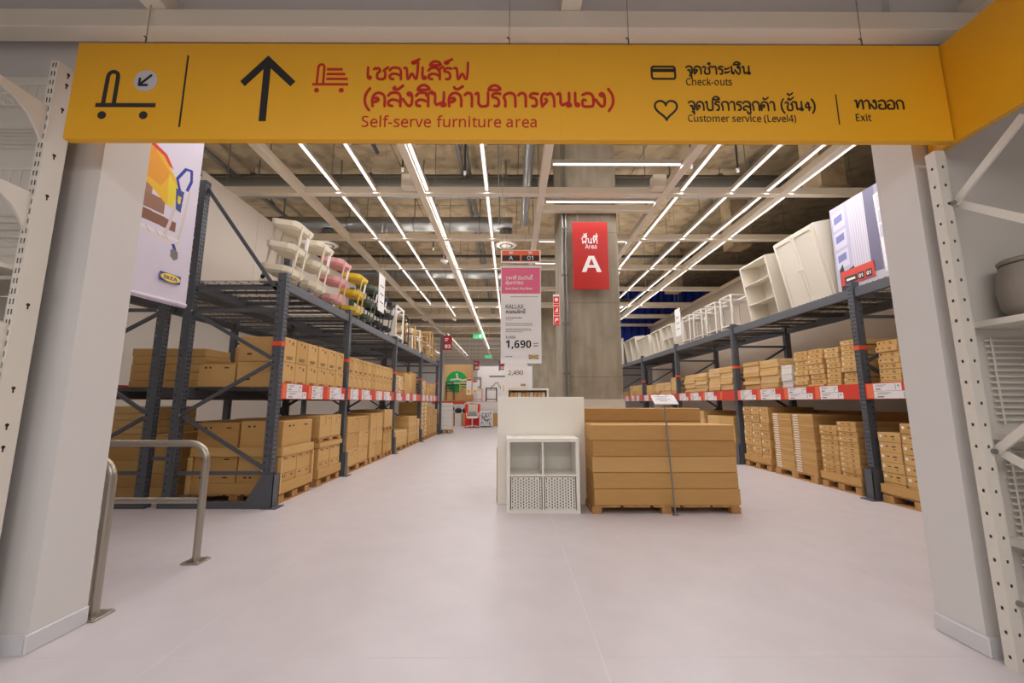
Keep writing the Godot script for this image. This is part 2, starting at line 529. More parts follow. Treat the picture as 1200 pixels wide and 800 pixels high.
func rack(called: String, label: String, xf: float, xb: float, zs: Array, o := {}) -> Node3D:
	# xf, xb: planes of the front and rear uprights; zs: places of the frames, nearest first
	var fx := signf(xf - xb)
	var r := thing(called, label, "rack", Vector3(xf, 0, zs[0]))
	var org := Vector3(xf, 0, zs[0])
	var top: float = o.get("top", 2.68)
	var back_top: float = o.get("back_top", 2.68)
	var w := 0.1
	for k in zs.size():
		var z: float = zs[k]
		var bt := back_top if k % 2 == 0 or o.get("all_tall", false) else top
		obj(r, "upright", upright_mesh(top), M.rack_steel, Vector3(xf - fx * w / 2, 0, z) - org)
		obj(r, "upright", upright_mesh(bt), M.rack_steel, Vector3(xb + fx * w / 2, 0, z) - org)
		var xi := xf - fx * w
		var xo := xb + fx * w
		# horizontal ties and zigzag bracing of the frame
		var ties := [[xo, 0.37, xi, 0.37], [xi, 0.42, xo, 1.0], [xo, 1.02, xi, 1.62], [xi, 1.65, xo, 2.2], [xo, 2.23, xi, 2.23], [xo, 2.5, xi, 2.5]]
		if k == 0 and bt > top + 0.5: ties.append([xo, bt - 0.1, xi, 2.44])
		for q in ties:
			obj(r, "brace", MB.new().bar(Vector3(q[0], q[1], z) - org, Vector3(q[2], q[3], z) - org, 0.024, 0.04).mesh(), M.rack_steel)
		if k == 0:
			for q in [[xi, 0.4], [xo, 1.01], [xi, 1.63], [xo, 2.22]]:
				obj(r, "bolt", MB.new().tube([Vector3(q[0], q[1], z + 0.02) - org, Vector3(q[0], q[1], z + 0.042) - org], 0.012, 8).mesh(), M.bolt)
		obj(r, "base_plate", MB.new().span(Vector3(xb - fx * 0.03, 0, z - 0.05) - org, Vector3(xf - fx * 0.05, 0.06, z + 0.05) - org).mesh(), M.rack_steel)
		for q in [[xf + fx * 0.002, 1.83]]:
			obj(r, "orange_band", boxm(Vector3(w + 0.012, 0.05, 0.086)), M.safety_orange, Vector3(xf - fx * w / 2, 1.83, z) - org)
		# floor guard in front of the aisle upright
		var g := MB.new()
		g.prism(PackedVector2Array([Vector2(0, 0), Vector2(0.13, 0), Vector2(0.13, 0.36), Vector2(0, 0.36), Vector2(-0.05, 0.28), Vector2(-0.16, 0.08), Vector2(-0.19, 0.0)]), 0.008, Transform3D(Basis.from_scale(Vector3(fx, 1, 1)), Vector3(-fx * 0.08, 0, 0.052)))
		g.prism(PackedVector2Array([Vector2(0, 0), Vector2(0.13, 0), Vector2(0.13, 0.36), Vector2(0, 0.36)]), 0.008, Transform3D(Basis.from_scale(Vector3(fx, 1, 1)), Vector3(-fx * 0.08, 0, -0.06)))
		g.box(Vector3(fx * 0.046, 0.18, 0), Vector3(0.008, 0.36, 0.12)).box(Vector3(fx * 0.03, 0.006, 0), Vector3(0.16, 0.012, 0.17))
		obj(r, "floor_guard", g.mesh(), M.rack_steel, Vector3(0, 0, z - zs[0]))
	for k in zs.size() - 1:
		var a: float = zs[k] - 0.045
		var b: float = zs[k + 1] + 0.045
		for lv in [[1.2, 1.32], [2.48, 2.6]]:
			obj(r, "beam", boxm(Vector3(0.05, lv[1] - lv[0], a - b), 0.004), M.rack_steel, Vector3(xf - fx * 0.045, (lv[0] + lv[1]) / 2, (a + b) / 2) - org)
			obj(r, "beam", boxm(Vector3(0.05, lv[1] - lv[0], a - b), 0.004), M.rack_steel, Vector3(xb + fx * 0.045, (lv[0] + lv[1]) / 2, (a + b) / 2) - org)
			# wire decking between the beams
			var n := maxi(1, roundi((a - b) / 0.95))
			for j in n:
				var z0 := lerpf(a, b, j / float(n)) - 0.01
				var z1 := lerpf(a, b, (j + 1) / float(n)) + 0.01
				obj(r, "wire_deck", deck_mesh(absf(xf - xb) - 0.06, z0 - z1), M.rack_galvanised, Vector3((xf + xb) / 2, lv[1] + 0.006, (z0 + z1) / 2) - org)
			var mid := (a + b) / 2
			obj(r, "cross_tie", boxm(Vector3(absf(xf - xb) - 0.14, 0.05, 0.03)), M.rack_steel, Vector3((xf + xb) / 2, lv[0] + 0.07, mid) - org)
		# red shelf edge with its price cards
		if o.get("strip", true):
			var s := obj(r, "price_strip", boxm(Vector3(0.012, 0.19, a - b)), M.strip_red, Vector3(xf - fx * 0.012, 1.285, (a + b) / 2) - org)
			s.set_meta("label", "red shelf edge strip")
			var half: float = (a - b) / 2
			var u := 0.02   # runs from the viewer's left
			while u < half * 2 - 0.3:
				obj(s, "bay_tag", boxm(Vector3(0.003, 0.17, 0.09)), M.strip_orange, Vector3(fx * 0.0075, 0, fx * (half - u - 0.05)))
				var cw := snappedf(rng.randf_range(0.32, 0.42), 0.04)
				if u + 0.12 + cw * 1.3 > half * 2: break
				obj(s, "price_card", card_mesh(cw, fx), null, Vector3(fx * 0.0085, 0.044, fx * (half - u - 0.1 - cw / 2)))
				var cw2 := snappedf(cw * (1.3 if rng.randf() > 0.5 else 1.0), 0.04)
				obj(s, "price_card", card_mesh(cw2, fx), null, Vector3(fx * 0.0085, -0.046, fx * (half - u - 0.1 - cw2 / 2)))
				u += 0.1 + cw2 + rng.randf_range(0.04, 0.3)
	return r


func deck_mesh(wx: float, lz: float) -> Mesh:
	var key := "deck%.2f,%.2f" % [wx, lz]
	if not cache.has(key):
		var b := MB.new()
		var n := int(lz / 0.075)
		for k in n + 1:
			b.box(Vector3(0, 0, -lz / 2 + 0.005 + (lz - 0.01) * k / n), Vector3(wx, 0.007, 0.007))
		for k in 8:
			b.box(Vector3(-wx / 2 + wx * (k + 0.5) / 8, -0.006, 0), Vector3(0.007, 0.007, lz))
		for k in 3:
			b.box(Vector3(0, -0.018, -lz / 2 + lz * (k + 0.5) / 3), Vector3(wx, 0.03, 0.025))
		cache[key] = b.mesh()
	return cache[key]


func card_mesh(w: float, fx: float) -> Mesh:
	w = snappedf(w, 0.04)
	var key := "card%.2f%.0f" % [w, fx]
	if not cache.has(key):
		var a := MB.new().box(Vector3.ZERO, Vector3(0.003, 0.086, w))
		var p := MB.new()
		var L := fx   # viewer's left along z
		for q in [[-0.42, 0.6, 0.024, 0.006], [-0.42, 0.45, 0.008, 0.005], [-0.42, 0.3, -0.022, 0.014], [0.3, 0.03, 0.0, 0.06], [0.4, 0.1, 0.012, 0.02]]:
			p.box(Vector3(fx * 0.0018, q[2], -L * w * (q[0] + q[1] * (0.35 if q[0] < 0 else 0.0))), Vector3(0.0012, q[3], w * q[1] * (0.6 if q[0] < 0 else 0.5)))
		cache[key] = two([[a, M.paper], [p, M.print_grey]])
	return cache[key]


func pallet(label: String, at: Vector3, lx: float, lz: float, h := 0.11, group := "wooden pallets under the cartons") -> Node3D:
	var p := thing("pallet", label, "pallet", at, 0.0, group)
	var bh := h - 0.038
	for ix in 3:
		for iz in 3:
			obj(p, "block", boxm(Vector3(0.1, bh, minf(0.14, lz * 0.16)), 0.003), M.pallet_wood, Vector3((ix - 1) * (lx / 2 - 0.05), 0.016 + bh / 2, (iz - 1) * (lz / 2 - minf(0.14, lz * 0.16) / 2)))
		obj(p, "runner", boxm(Vector3(0.1, 0.016, lz)), M.pallet_wood, Vector3((ix - 1) * (lx / 2 - 0.05), 0.008, 0))
	var n := 5
	for k in n:
		obj(p, "deck_board", boxm(Vector3(lx / n - 0.03, 0.022, lz), 0.002), M.pallet_wood, Vector3(-lx / 2 + lx * (k + 0.5) / n, h - 0.011, 0))
	return p


func carton_mesh(s: Vector3, fx: float, kraft: String, style: String) -> Mesh:
	s = s.snapped(Vector3(0.005, 0.001, 0.005))
	var key := "c%.3f,%.3f,%.3f,%.0f,%s,%s" % [s.x, s.y, s.z, fx, kraft, style]
	if cache.has(key): return cache[key]
	var body := MB.new().bevel(Vector3(0, s.y / 2, 0), s, minf(0.006, s.y * 0.12))
	var ink := MB.new()
	var tape := MB.new()
	var X := fx * (s.x / 2 + 0.0006)
	match style:
		"dot", "black_dot":
			for q in [[-0.12, 0.1, 0.012], [0.18, 0.16, 0.014], [0.2, 0.09, 0.008]]:
				ink.box(Vector3(X, s.y * (0.5 + (0.12 if q[2] > 0.01 else -0.16)), -fx * q[0] * s.z), Vector3(0.0012, minf(q[2], s.y * 0.12), q[1] * s.z))
		"print":
			for q in [[0.2, 0.82, 0.12, 0.018], [0.2, 0.75, 0.16, 0.01], [-0.1, 0.86, 0.08, 0.022], [0.0, 0.22, 0.5, 0.008], [0.0, 0.17, 0.5, 0.008], [-0.05, 0.12, 0.4, 0.008]]:
				ink.box(Vector3(X, s.y * q[1], -fx * q[0] * s.z), Vector3(0.0012, q[3], q[2] * s.z))
			for q in [[0.3, 0.82, 0.07, 0.014], [-0.25, 0.3, 0.1, 0.02]]:
				ink.box(Vector3(q[0] * s.x, s.y * q[1], s.z / 2 + 0.0006), Vector3(q[2] * s.x, q[3], 0.0012))
		"corner":
			for q in [[-0.3, 0.84, 0.06, 0.02], [-0.18, 0.84, 0.05, 0.02], [0.26, 0.84, 0.12, 0.014]]:
				ink.box(Vector3(X, s.y * q[1], -fx * q[0] * s.z), Vector3(0.0012, q[3], q[2] * s.z))
				ink.box(Vector3(q[0] * s.x, s.y * q[1], s.z / 2 + 0.0006), Vector3(q[2] * s.x, q[3], 0.0012))
		"label_end":
			ink.box(Vector3(X, s.y * 0.5, fx * s.z * 0.3), Vector3(0.0012, s.y * 0.5, s.z * 0.24))
		"tape":
			tape.box(Vector3(0, s.y + 0.0004, 0), Vector3(s.x * 0.98, 0.001, 0.06))
			tape.box(Vector3(fx * (s.x / 2 + 0.0005), s.y * 0.78, 0), Vector3(0.001, s.y * 0.42, 0.06))
			for q in [[0.25, 0.86, 0.08], [0.36, 0.86, 0.06]]:
				ink.box(Vector3(X, s.y * q[1], -fx * q[0] * s.z), Vector3(0.0012, 0.012, q[2] * s.z))
	cache[key] = two([[body, M[kraft]], [ink, M.white_dot if style == "label_end" else M.ink], [tape, M.tape]])
	return cache[key]


func carton(called: String, label: String, s: Vector3, at: Vector3, fx: float, kraft: String, style: String, group := "", yaw := 0.0) -> MeshInstance3D:
	var o := obj(self, called, carton_mesh(s, fx, kraft, style), null, at, Basis(Vector3.UP, yaw))
	tag(o, label, "carton", group)
	if style == "dot" or style == "black_dot":
		var rd := minf(0.02, s.y * 0.16)
		var st := MB.new().tube([Vector3(fx * (s.x / 2 - 0.001), 0, 0), Vector3(fx * (s.x / 2 + 0.0015), 0, 0)], rd, 10)
		var key := "dot%.3f,%.3f,%.0f" % [rd, s.x, fx]
		if not cache.has(key): cache[key] = st.mesh()
		obj(o, "sticker", cache[key], M.white_dot if style == "dot" else M.black_dot, Vector3(0, s.y * 0.6, fx * s.z * 0.36))
	return o


func stack(o: Dictionary) -> void:
	# rows of cartons in columns along the aisle. xf front plane, z0 near end, z1 far end, y0 base, h layer height
	var fx: float = o.fx
	var rows: int = o.rows
	var cols: int = o.cols
	var dz: float = absf(o.z0 - o.z1) / cols
	var dx: float = o.get("depth", 0.6)
	var kinds: Array = o.get("kraft", ["kraft0", "kraft1", "kraft0"])
	var jit: float = o.get("jitter", 0.006)
	for c in cols:
		var nr: int = rows + o.get("extra", [])[c] if o.has("extra") else rows
		for r in nr:
			var s := Vector3(dx, o.h - 0.002, dz - 0.011 - rng.randf() * jit)
			var at := Vector3(o.xf - fx * (dx / 2 + rng.randf() * jit * 1.5), o.y0 + r * o.h, o.z0 - dz * (c + 0.5) + rng.randf_range(-jit, jit) * 0.4)
			var where := ""
			if nr > 1: where += ", %s layer up" % ordinal(r + 1)
			if cols == 2: where += ", %s column" % ["nearer", "farther"][c]
			elif cols == 3: where += ", %s column" % ["near", "middle", "far"][c]
			elif cols > 3: where += ", %s along" % ordinal(c + 1)
			carton(o.get("called", "carton"), "%s%s, %s" % [o.word, where, o.place], s, at, fx, kinds[rng.randi() % kinds.size()], o.style, o.get("group", o.place), rng.randf_range(-1, 1) * jit * 0.6)


func collar(label: String, xf: float, z0: float, z1: float, y0: float, h: float, dx: float, kraft: String, group := "") -> void:
	# a cardboard tray (or the lid) that holds a pallet load together: base and four walls
	var lz := absf(z0 - z1)
	var t := thing("cardboard_tray", label, "tray", Vector3(xf - dx / 2, y0, (z0 + z1) / 2), 0.0, group)
	for q in [[Vector3(dx, 0.008, lz), Vector3(0, 0.004, 0), "base"], [Vector3(0.01, h, lz), Vector3(dx / 2, h / 2, 0), "tray_wall"], [Vector3(0.01, h, lz), Vector3(-dx / 2, h / 2, 0), "tray_wall"], [Vector3(dx, h, 0.01), Vector3(0, h / 2, lz / 2), "tray_wall"], [Vector3(dx, h, 0.01), Vector3(0, h / 2, -lz / 2), "tray_wall"]]:
		obj(t, q[2], boxm(q[0]), M[kraft], q[1])


# ------------------------------------------------------------------ lights
func tube_light(label: String, a: Vector3, b: Vector3, group: String) -> void:
	var d := b - a
	var along_z := absf(d.z) > absf(d.x)
	var l := d.length()
	var o := thing("strip_light", label, "strip light", (a + b) / 2, 0.0 if along_z else PI / 2, group)
	obj(o, "housing", boxm(Vector3(0.062, 0.05, l)), M.housing, Vector3(0, 0.034, 0))
	obj(o, "diffuser", boxm(Vector3(0.04, 0.012, l - 0.02), 0.004), M.lamp_glow, Vector3(0, 0.003, 0))
	obj(o, "top_diffuser", boxm(Vector3(0.036, 0.008, l - 0.02)), M.lamp_glow, Vector3(0, 0.063, 0))
	obj(o, "driver_box", boxm(Vector3(0.03, 0.05, 0.2)), M.housing, Vector3(0.047, 0.04, l * 0.2))


func area(at: Vector3, sx: float, sz: float, energy: float, up := false, c := Color(1.0, 0.985, 0.985)) -> void:
	var l := AreaLight3D.new()
	l.name = uniq("strip_glow")
	l.area_size = Vector2(sx, sz)
	l.light_energy = energy
	l.light_color = c
	l.shadow_enabled = true
	l.area_range = 60.0
	add_child(l)
	l.position = at
	l.rotation.x = PI / 2 if up else -PI / 2


# ------------------------------------------------------------------ scene
func _ready() -> void:
	rng.seed = 20240
	# --- camera
	var cam := Camera3D.new()
	cam.name = "camera"
	cam.fov = 79.37
	cam.near = 0.05
	cam.far = 120.0
	add_child(cam)
	cam.position = Vector3(0, CAM_HEIGHT, 0)
	cam.rotation = Vector3(deg_to_rad(8.38), deg_to_rad(-0.235), 0)
	cam.current = true
	# --- world: a closed building, no sky
	var e := Environment.new()
	e.background_mode = Environment.BG_COLOR
	e.background_color = Color.BLACK
	e.tonemap_mode = Environment.TONE_MAPPER_LINEAR
	e.tonemap_exposure = 0.92
	e.sdfgi_enabled = true
	e.ssao_enabled = true
	e.ssil_enabled = true
	var w := WorldEnvironment.new()
	w.name = "world"
	w.environment = e
	add_child(w)
	# --- the lines of strip lights in the ceiling grid: x, near end, far end
	# (each shines down through its diffuser and up through the slot on its back)
	for q in LINES + FAR_LINES:
		var l: float = q[1] - q[2]
		area(Vector3(q[0], GRID + 0.014, (q[1] + q[2]) / 2), 0.04, l, DOWN * l * (1.5 if q[1] < -16 else 1.0))
		area(Vector3(q[0], GRID + 0.105, (q[1] + q[2]) / 2), 0.03, l, UPWARD * l, true)
	for z in CROSS_LIGHTS:
		area(Vector3(1.435, GRID + 0.014, z), 1.7, 0.04, DOWN * 1.7)
		area(Vector3(1.435, GRID + 0.105, z), 1.7, 0.03, UPWARD * 1.7, true)
	# --- two lines in the lower ceiling of the sales floor, above and behind the camera
	for z in ENTRY_LIGHTS:
		area(Vector3(0, 3.19, z), 5.2, 0.048, 1.75 * 5.2)

	make_materials()
	build_shell()
	build_ceiling()
	build_entrance()
	build_left_rack()
	build_right_rack()
	build_middle()
	build_far_end()


const DOWN := 0.5
const UPWARD := 0.3
const CROSS_Z := [-4.02, -5.85, -7.6, -9.38, -11.25, -13.08, -14.9, -16.73, -18.56, -20.39, -22.2, -24.05, -25.9, -27.7, -29.5]
const BEAM_X := [-6.8, -4.96, -3.14, -1.335, 0.475, 2.34, 4.12, 5.95]
const LINES := [[-4.45, -4.1, -9.3], [-2.58, -2.6, -13.0], [-2.03, -2.6, -14.8], [-1.243, -2.6, -24.0], [-0.353, -2.6, -18.5], [2.573, -2.6, -14.8], [3.33, -2.6, -13.0], [3.866, -2.6, -14.8], [4.235, -2.6, -16.6]]
const CROSS_LIGHTS := [-5.08, -6.12, -7.75, -9.05]
const FAR_LINES := [[-6.1, -4.1, -14.8], [-7.9, -4.1, -14.8], [-4.6, -16.8, -29.0], [1.6, -18.6, -29.0], [-2.9, -18.6, -29.0], [-0.3, -19.0, -29.0], [3.2, -18.6, -29.0]]
const ENTRY_LIGHTS := [0.5, 2.6]


func build_shell() -> void:
	# floor: vinyl sheets laid side by side, the welded seams between them a little lighter
	var fl := struct("floor", MB.new().span(Vector3(-9.6, -0.3, -31), Vector3(13, -0.0006, 5)).mesh(), M.floor_weld)
	var xs := [-9.6, -7.59, -5.59, -3.59, -1.585, 0.42, 2.425, 4.43, 6.43, 8.43, 13.0]
	var zs := [5.0, -2.07, -16.0, -31.0]
	for a in xs.size() - 1:
		for b in zs.size() - 1:
			var s := Vector3(xs[a + 1] - xs[a] - 0.005, 0.0006, zs[b] - zs[b + 1] - 0.004)
			obj(fl, "vinyl_sheet", boxm(s), M.floor_vinyl, Vector3((xs[a] + xs[a + 1]) / 2, -0.0003, (zs[b] + zs[b + 1]) / 2))
	# concrete slab cast on boards: panels with recessed joints
	var sl := struct("ceiling", MB.new().span(Vector3(-9.6, SLAB + 0.02, -31), Vector3(13, SLAB + 0.3, 5)).mesh(), M.slab_joint)
	var x := -9.6
	while x < 13.0:
		var z := 5.0
		while z > -31.0:
			var lx := minf(2.44, 13.0 - x)
			var lz := minf(1.22, z + 31.0)
			if lz > 0.1:
				obj(sl, "slab_panel", boxm(Vector3(lx - 0.018, 0.02, lz - 0.018)), M.slab_concrete, Vector3(x + lx / 2, SLAB + 0.01 + rng.randf() * 0.004, z - lz / 2))
			z -= 1.22
		x += 2.44
	# outer walls
	struct("wall_left", MB.new().span(Vector3(-9.8, 0, -31), Vector3(-9.6, SLAB, 5)).mesh(), M.panel_white)
	struct("wall_right", MB.new().span(Vector3(5.88, 0, -17.0), Vector3(6.02, GRID - 0.02, -2.38)).mesh(), M.wall_beige)
	struct("wall_outer", MB.new().span(Vector3(13, 0, -31), Vector3(13.2, SLAB, 5)).mesh(), M.panel_white)
	struct("wall_back", MB.new().span(Vector3(-9.8, 0, -31.2), Vector3(13.2, SLAB, -31)).mesh(), M.wall_white)
	struct("wall_rear", MB.new().span(Vector3(-9.8, 0, 5), Vector3(13.2, SLAB, 5.2)).mesh(), M.wall_white)
	# the wall with the wide opening
	struct("wall_front", two([[MB.new().span(Vector3(-9.6, 0, -2.38), Vector3(-2.25, SLAB, -2.11)).span(Vector3(2.2, 0, -2.3), Vector3(13, SLAB, -2.07)).span(Vector3(-2.25, 3.06, -2.36), Vector3(2.2, SLAB, -2.11)), M.wall_white]]), null)
	struct("baseboard_left", MB.new().bevel(Vector3(-2.243, 0.0425, -2.235), Vector3(0.014, 0.085, 0.29), 0.004).span(Vector3(-3.4, 0, -2.11), Vector3(-2.252, 0.083, -2.094)).mesh(), M.baseboard)
	struct("baseboard_right", MB.new().bevel(Vector3(2.193, 0.0425, -2.175), Vector3(0.014, 0.085, 0.25), 0.004).span(Vector3(2.202, 0, -2.07), Vector3(3.4, 0.083, -2.054)).mesh(), M.baseboard)
	# lower ceiling over the sales floor, where the camera stands
	struct("ceiling_entry", MB.new().span(Vector3(-9.6, 3.85, -2.06), Vector3(13, 3.95, 5)).mesh(), M.wall_grey)
	# blue curtain hung from the slab beyond the right wall
	var cu := MB.new()
	var p := PackedVector2Array()
	var n := 160
	for k in n + 1: p.append(Vector2(2.6 + 10.0 * k / n, 0.05 * sin(k * 1.3) + 0.02 * sin(k * 0.37)))
	for k in n:
		var q := Vector3(-(p[k + 1].y - p[k].y), 0, p[k + 1].x - p[k].x).normalized()
		cu.quad(Vector3(p[k].x, 3.7, p[k].y), Vector3(p[k + 1].x, 3.7, p[k + 1].y), Vector3(p[k + 1].x, SLAB - 0.02, p[k + 1].y), Vector3(p[k].x, SLAB - 0.02, p[k].y), q)
	tag(obj(self, "curtain", cu.mesh(), M.curtain_blue, Vector3(0, 0, -17.3)), "dark blue pleated curtain hanging high above the far end of the white shelves", "curtain")


func build_ceiling() -> void:
	var g := thing("ceiling_grid", "cream steel beam grid hanging under the concrete slab", "ceiling grid", Vector3(0, GRID, 0))
	for x in BEAM_X:
		obj(g, "long_beam", boxm(Vector3(0.11, 0.11, 28.4), 0.004), M.grid_cream, Vector3(x, 0.055, -16.8))
	for z in CROSS_Z:
		obj(g, "cross_beam", boxm(Vector3(14.6, 0.108, 0.11), 0.004), M.grid_cream, Vector3(-1.2, 0.056, z))
	obj(g, "cross_beam", boxm(Vector3(1.76, 0.1, 0.11), 0.004), M.grid_cream, Vector3(1.41, 0.055, -6.4))
	for z in [-14.0, -15.8, -17.6, -19.5, -21.3]:
		obj(g, "cross_beam", boxm(Vector3(13.0, 0.1, 0.09), 0.004), M.grid_cream, Vector3(-0.4, 0.2, z))
	for a in BEAM_X.size():
		for b in range(0, 9):
			obj(g, "hanger_rod", boxm(Vector3(0.012, SLAB - GRID - 0.1, 0.012)), M.galvanised_dull, Vector3(BEAM_X[a] + 0.02, (SLAB - GRID - 0.1) / 2 + 0.1, CROSS_Z[b] + 0.9))
	for q in [[-1.5, -5.7], [2.2, -5.7]]:
		obj(g, "junction_box", boxm(Vector3(0.2, 0.2, 0.16), 0.01), M.grid_cream, Vector3(q[0], 0.12, q[1]))
	# strip lights between the cross beams
	var lines := [["along the white panel", 0], ["outermost line left of the aisle", 1], ["second line left of the aisle", 2], ["line beside the cream beam over the aisle", 3], ["line above the hanging price board", 4], ["first line right of the column", 5], ["second line right of the column", 6], ["third line right of the column", 7], ["line beside the beam nearest the right rack", 8], ["first line beyond the rear left rack", 9], ["second line beyond the rear left rack", 10], ["far end, outer left line", 11], ["far end, line right of the second column", 12], ["far end, left line", 13], ["far end, middle line", 14], ["far end, right line", 15]]
	var stops := [-2.55]
	stops.append_array(CROSS_Z)
	for q in lines:
		var L: Array = (LINES + FAR_LINES)[q[1]]
		var count := 0
		for k in stops.size() - 1:
			if stops[k] > L[1] + 0.1 or stops[k + 1] < L[2] - 0.25: continue
			count += 1
			tube_light("white strip light, %s from the camera, %s" % [ordinal(count), q[0]], Vector3(L[0], GRID + 0.03, stops[k] - 0.075), Vector3(L[0], GRID + 0.03, stops[k + 1] + 0.075), q[0])
	for k in CROSS_LIGHTS.size():
		tube_light("white strip light lying across the aisle by the column, %s from the camera" % ordinal(k + 1), Vector3(0.56, GRID + 0.03, CROSS_LIGHTS[k]), Vector3(2.28, GRID + 0.03, CROSS_LIGHTS[k]), "strip lights across the column bay")
	for k in ENTRY_LIGHTS.size():
		tube_light("white strip light over the sales floor, %s row" % ["near", "rear"][k], Vector3(-2.6, 3.2, ENTRY_LIGHTS[k]), Vector3(2.6, 3.2, ENTRY_LIGHTS[k]), "strip lights over the sales floor")
	# lower grid of the sales floor: a cross beam along the wall and beams running towards the camera
	var lg := thing("entry_grid", "cream beam running along the wall just above the yellow sign", "ceiling grid", Vector3(0, 3.164, -2.01))
	obj(lg, "cross_beam", boxm(Vector3(14, 0.11, 0.1), 0.004), M.grid_cream, Vector3(0.6, 0.055, 0.0))
	for x in [-6.4, -4.15, -1.93, 0.33, 2.6, 4.9]:
		obj(lg, "long_beam", boxm(Vector3(0.11, 0.11, 6.9), 0.004), M.grid_cream, Vector3(x, 0.166, 3.42))
	# ducts and pipes between grid and slab
	duct("wide dull round air duct crossing the ceiling behind the first cross beam", Vector3(-9.2, 5.4, -7.72), Vector3(5.7, 5.4, -7.72), 0.2, M.galvanised_dull)
	duct("shiny spiral air duct ending above the hanging price board", Vector3(-9.2, 5.3, -9.2), Vector3(0.05, 5.3, -9.2), 0.17, M.galvanised)
	duct("shiny spiral air duct crossing the ceiling halfway down the aisle", Vector3(-9.2, 5.25, -12.8), Vector3(0.3, 5.25, -12.8), 0.17, M.galvanised)
	duct("dull air duct crossing the ceiling near the far end", Vector3(-9.2, 5.2, -16.6), Vector3(5.7, 5.2, -16.6), 0.2, M.galvanised_dull)
	duct("dull air duct over the far displays", Vector3(-9.2, 5.2, -20.95), Vector3(5.7, 5.2, -20.95), 0.2, M.galvanised)
	for q in [[-4.28, -9.2, "left of the aisle under the shiny duct"], [-0.1, -9.2, "at the end of the shiny duct"]]:
		var t := thing("air_diffuser", "round ceiling air diffuser with a flared neck, %s" % q[2], "diffuser", Vector3(q[0], 4.77, q[1]), 0, "round air diffusers")
		obj(t, "neck", MB.new().lathe(Vector3.ZERO, [[0.19, 0.04], [0.16, 0.2], [0.14, 0.355]], 16).mesh(), M.galvanised_dull)
		obj(t, "plate", MB.new().lathe(Vector3.ZERO, [[0.0, 0.0], [0.2, 0.0], [0.25, 0.02], [0.2, 0.05], [0.0, 0.05]], 20).mesh(), M.grid_cream)
		obj(t, "ring", MB.new().lathe(Vector3.ZERO, [[0.12, -0.006], [0.15, -0.012], [0.16, 0.0]], 20).mesh(), M.galvanised_dull)
	var runs := [[Vector3(-9, 5.82, -8.0), Vector3(5.6, 5.82, -8.0), 0.035, "pipe_grey", "thin grey pipe crossing above the wide dull duct"],
		[Vector3(-9, 5.5, -11.9), Vector3(5.6, 5.5, -11.9), 0.04, "pipe_black", "dark pipe crossing the ceiling above the far carts"],
		[Vector3(-0.95, 5.7, -3.0), Vector3(-0.95, 5.7, -24), 0.04, "pipe_grey", "grey conduit along the aisle, left of the price board"],
		[Vector3(-0.82, 5.7, -3.0), Vector3(-0.82, 5.7, -24), 0.04, "pipe_grey", "grey conduit beside its twin, right one of the pair"],
		[Vector3(-2.45, 5.7, -3.0), Vector3(-2.45, 5.7, -7.0), 0.035, "pipe_black", "dark conduit on the slab above the left strip lights"],
		[Vector3(3.35, 5.7, -3.0), Vector3(3.35, 5.7, -20), 0.045, "pipe_black", "dark conduit on the slab right of the column"],
		[Vector3(4.75, 5.72, -3.0), Vector3(4.75, 5.72, -20), 0.05, "pipe_grey", "grey conduit on the slab above the right rack"],
		[Vector3(-5.6, 5.72, -3.0), Vector3(-5.6, 5.72, -20), 0.05, "pipe_grey", "grey conduit on the slab above the white panel"],
		[Vector3(0.3, 5.05, -3.0), Vector3(0.3, 5.05, -8.6), 0.08, "galvanised", "broad galvanised cable duct left of the concrete column"],
		[Vector3(-0.2, 5.98, -5.0), Vector3(-0.2, 4.4, -7.2), 0.012, "pipe_grey", "thin slanting rod above the price board"]]
	for q in runs:
		var t := thing("ceiling_pipe", q[4], "pipe", q[0])
		obj(t, "run", MB.new().tube([Vector3.ZERO, q[1] - q[0]], q[2], 10).mesh(), M[q[3]])
		var nn := int((q[1] - q[0]).length() / 2.4)
		for k in nn:
			var c: Vector3 = (q[1] - q[0]) * (k + 0.5) / nn
			obj(t, "clamp", boxm(Vector3(q[2] * 2.6, 0.03, q[2] * 2.6)), M.galvanised_dull, c + Vector3(0, q[2], 0))
			obj(t, "hanger_rod", boxm(Vector3(0.012, SLAB - q[0].y - c.y, 0.012)), M.galvanised_dull, c + Vector3(0, (SLAB - q[0].y - c.y) / 2, 0))
	# spot lamps, sprinkler heads, smoke detectors
	for q in [[-1.45, -8.6, 0.5], [-3.2, -15.0, 0.4], [-2.1, -14.99, -0.6], [2.5, -9.4, 0.5]]:
		var t := thing("spot_lamp", "small white spot lamp clipped to the grid, %s" % ["over the aisle", "above the wooden chairs", "beside the far aisle beam", "right of the column"][[-1.45, -3.2, -2.1, 2.5].find(q[0])], "spot lamp", Vector3(q[0], GRID - 0.02, q[1]))
		obj(t, "stem", MB.new().tube([Vector3(0, 0.1, 0), Vector3(0, -0.03, 0)], 0.012, 8).mesh(), M.metal_white)
		obj(t, "head", MB.new().tube([Vector3(-0.06, -0.03, 0.03), Vector3(0.07, -0.07, -0.03)], 0.035, 12, true, 0.05).mesh(), M.metal_white)
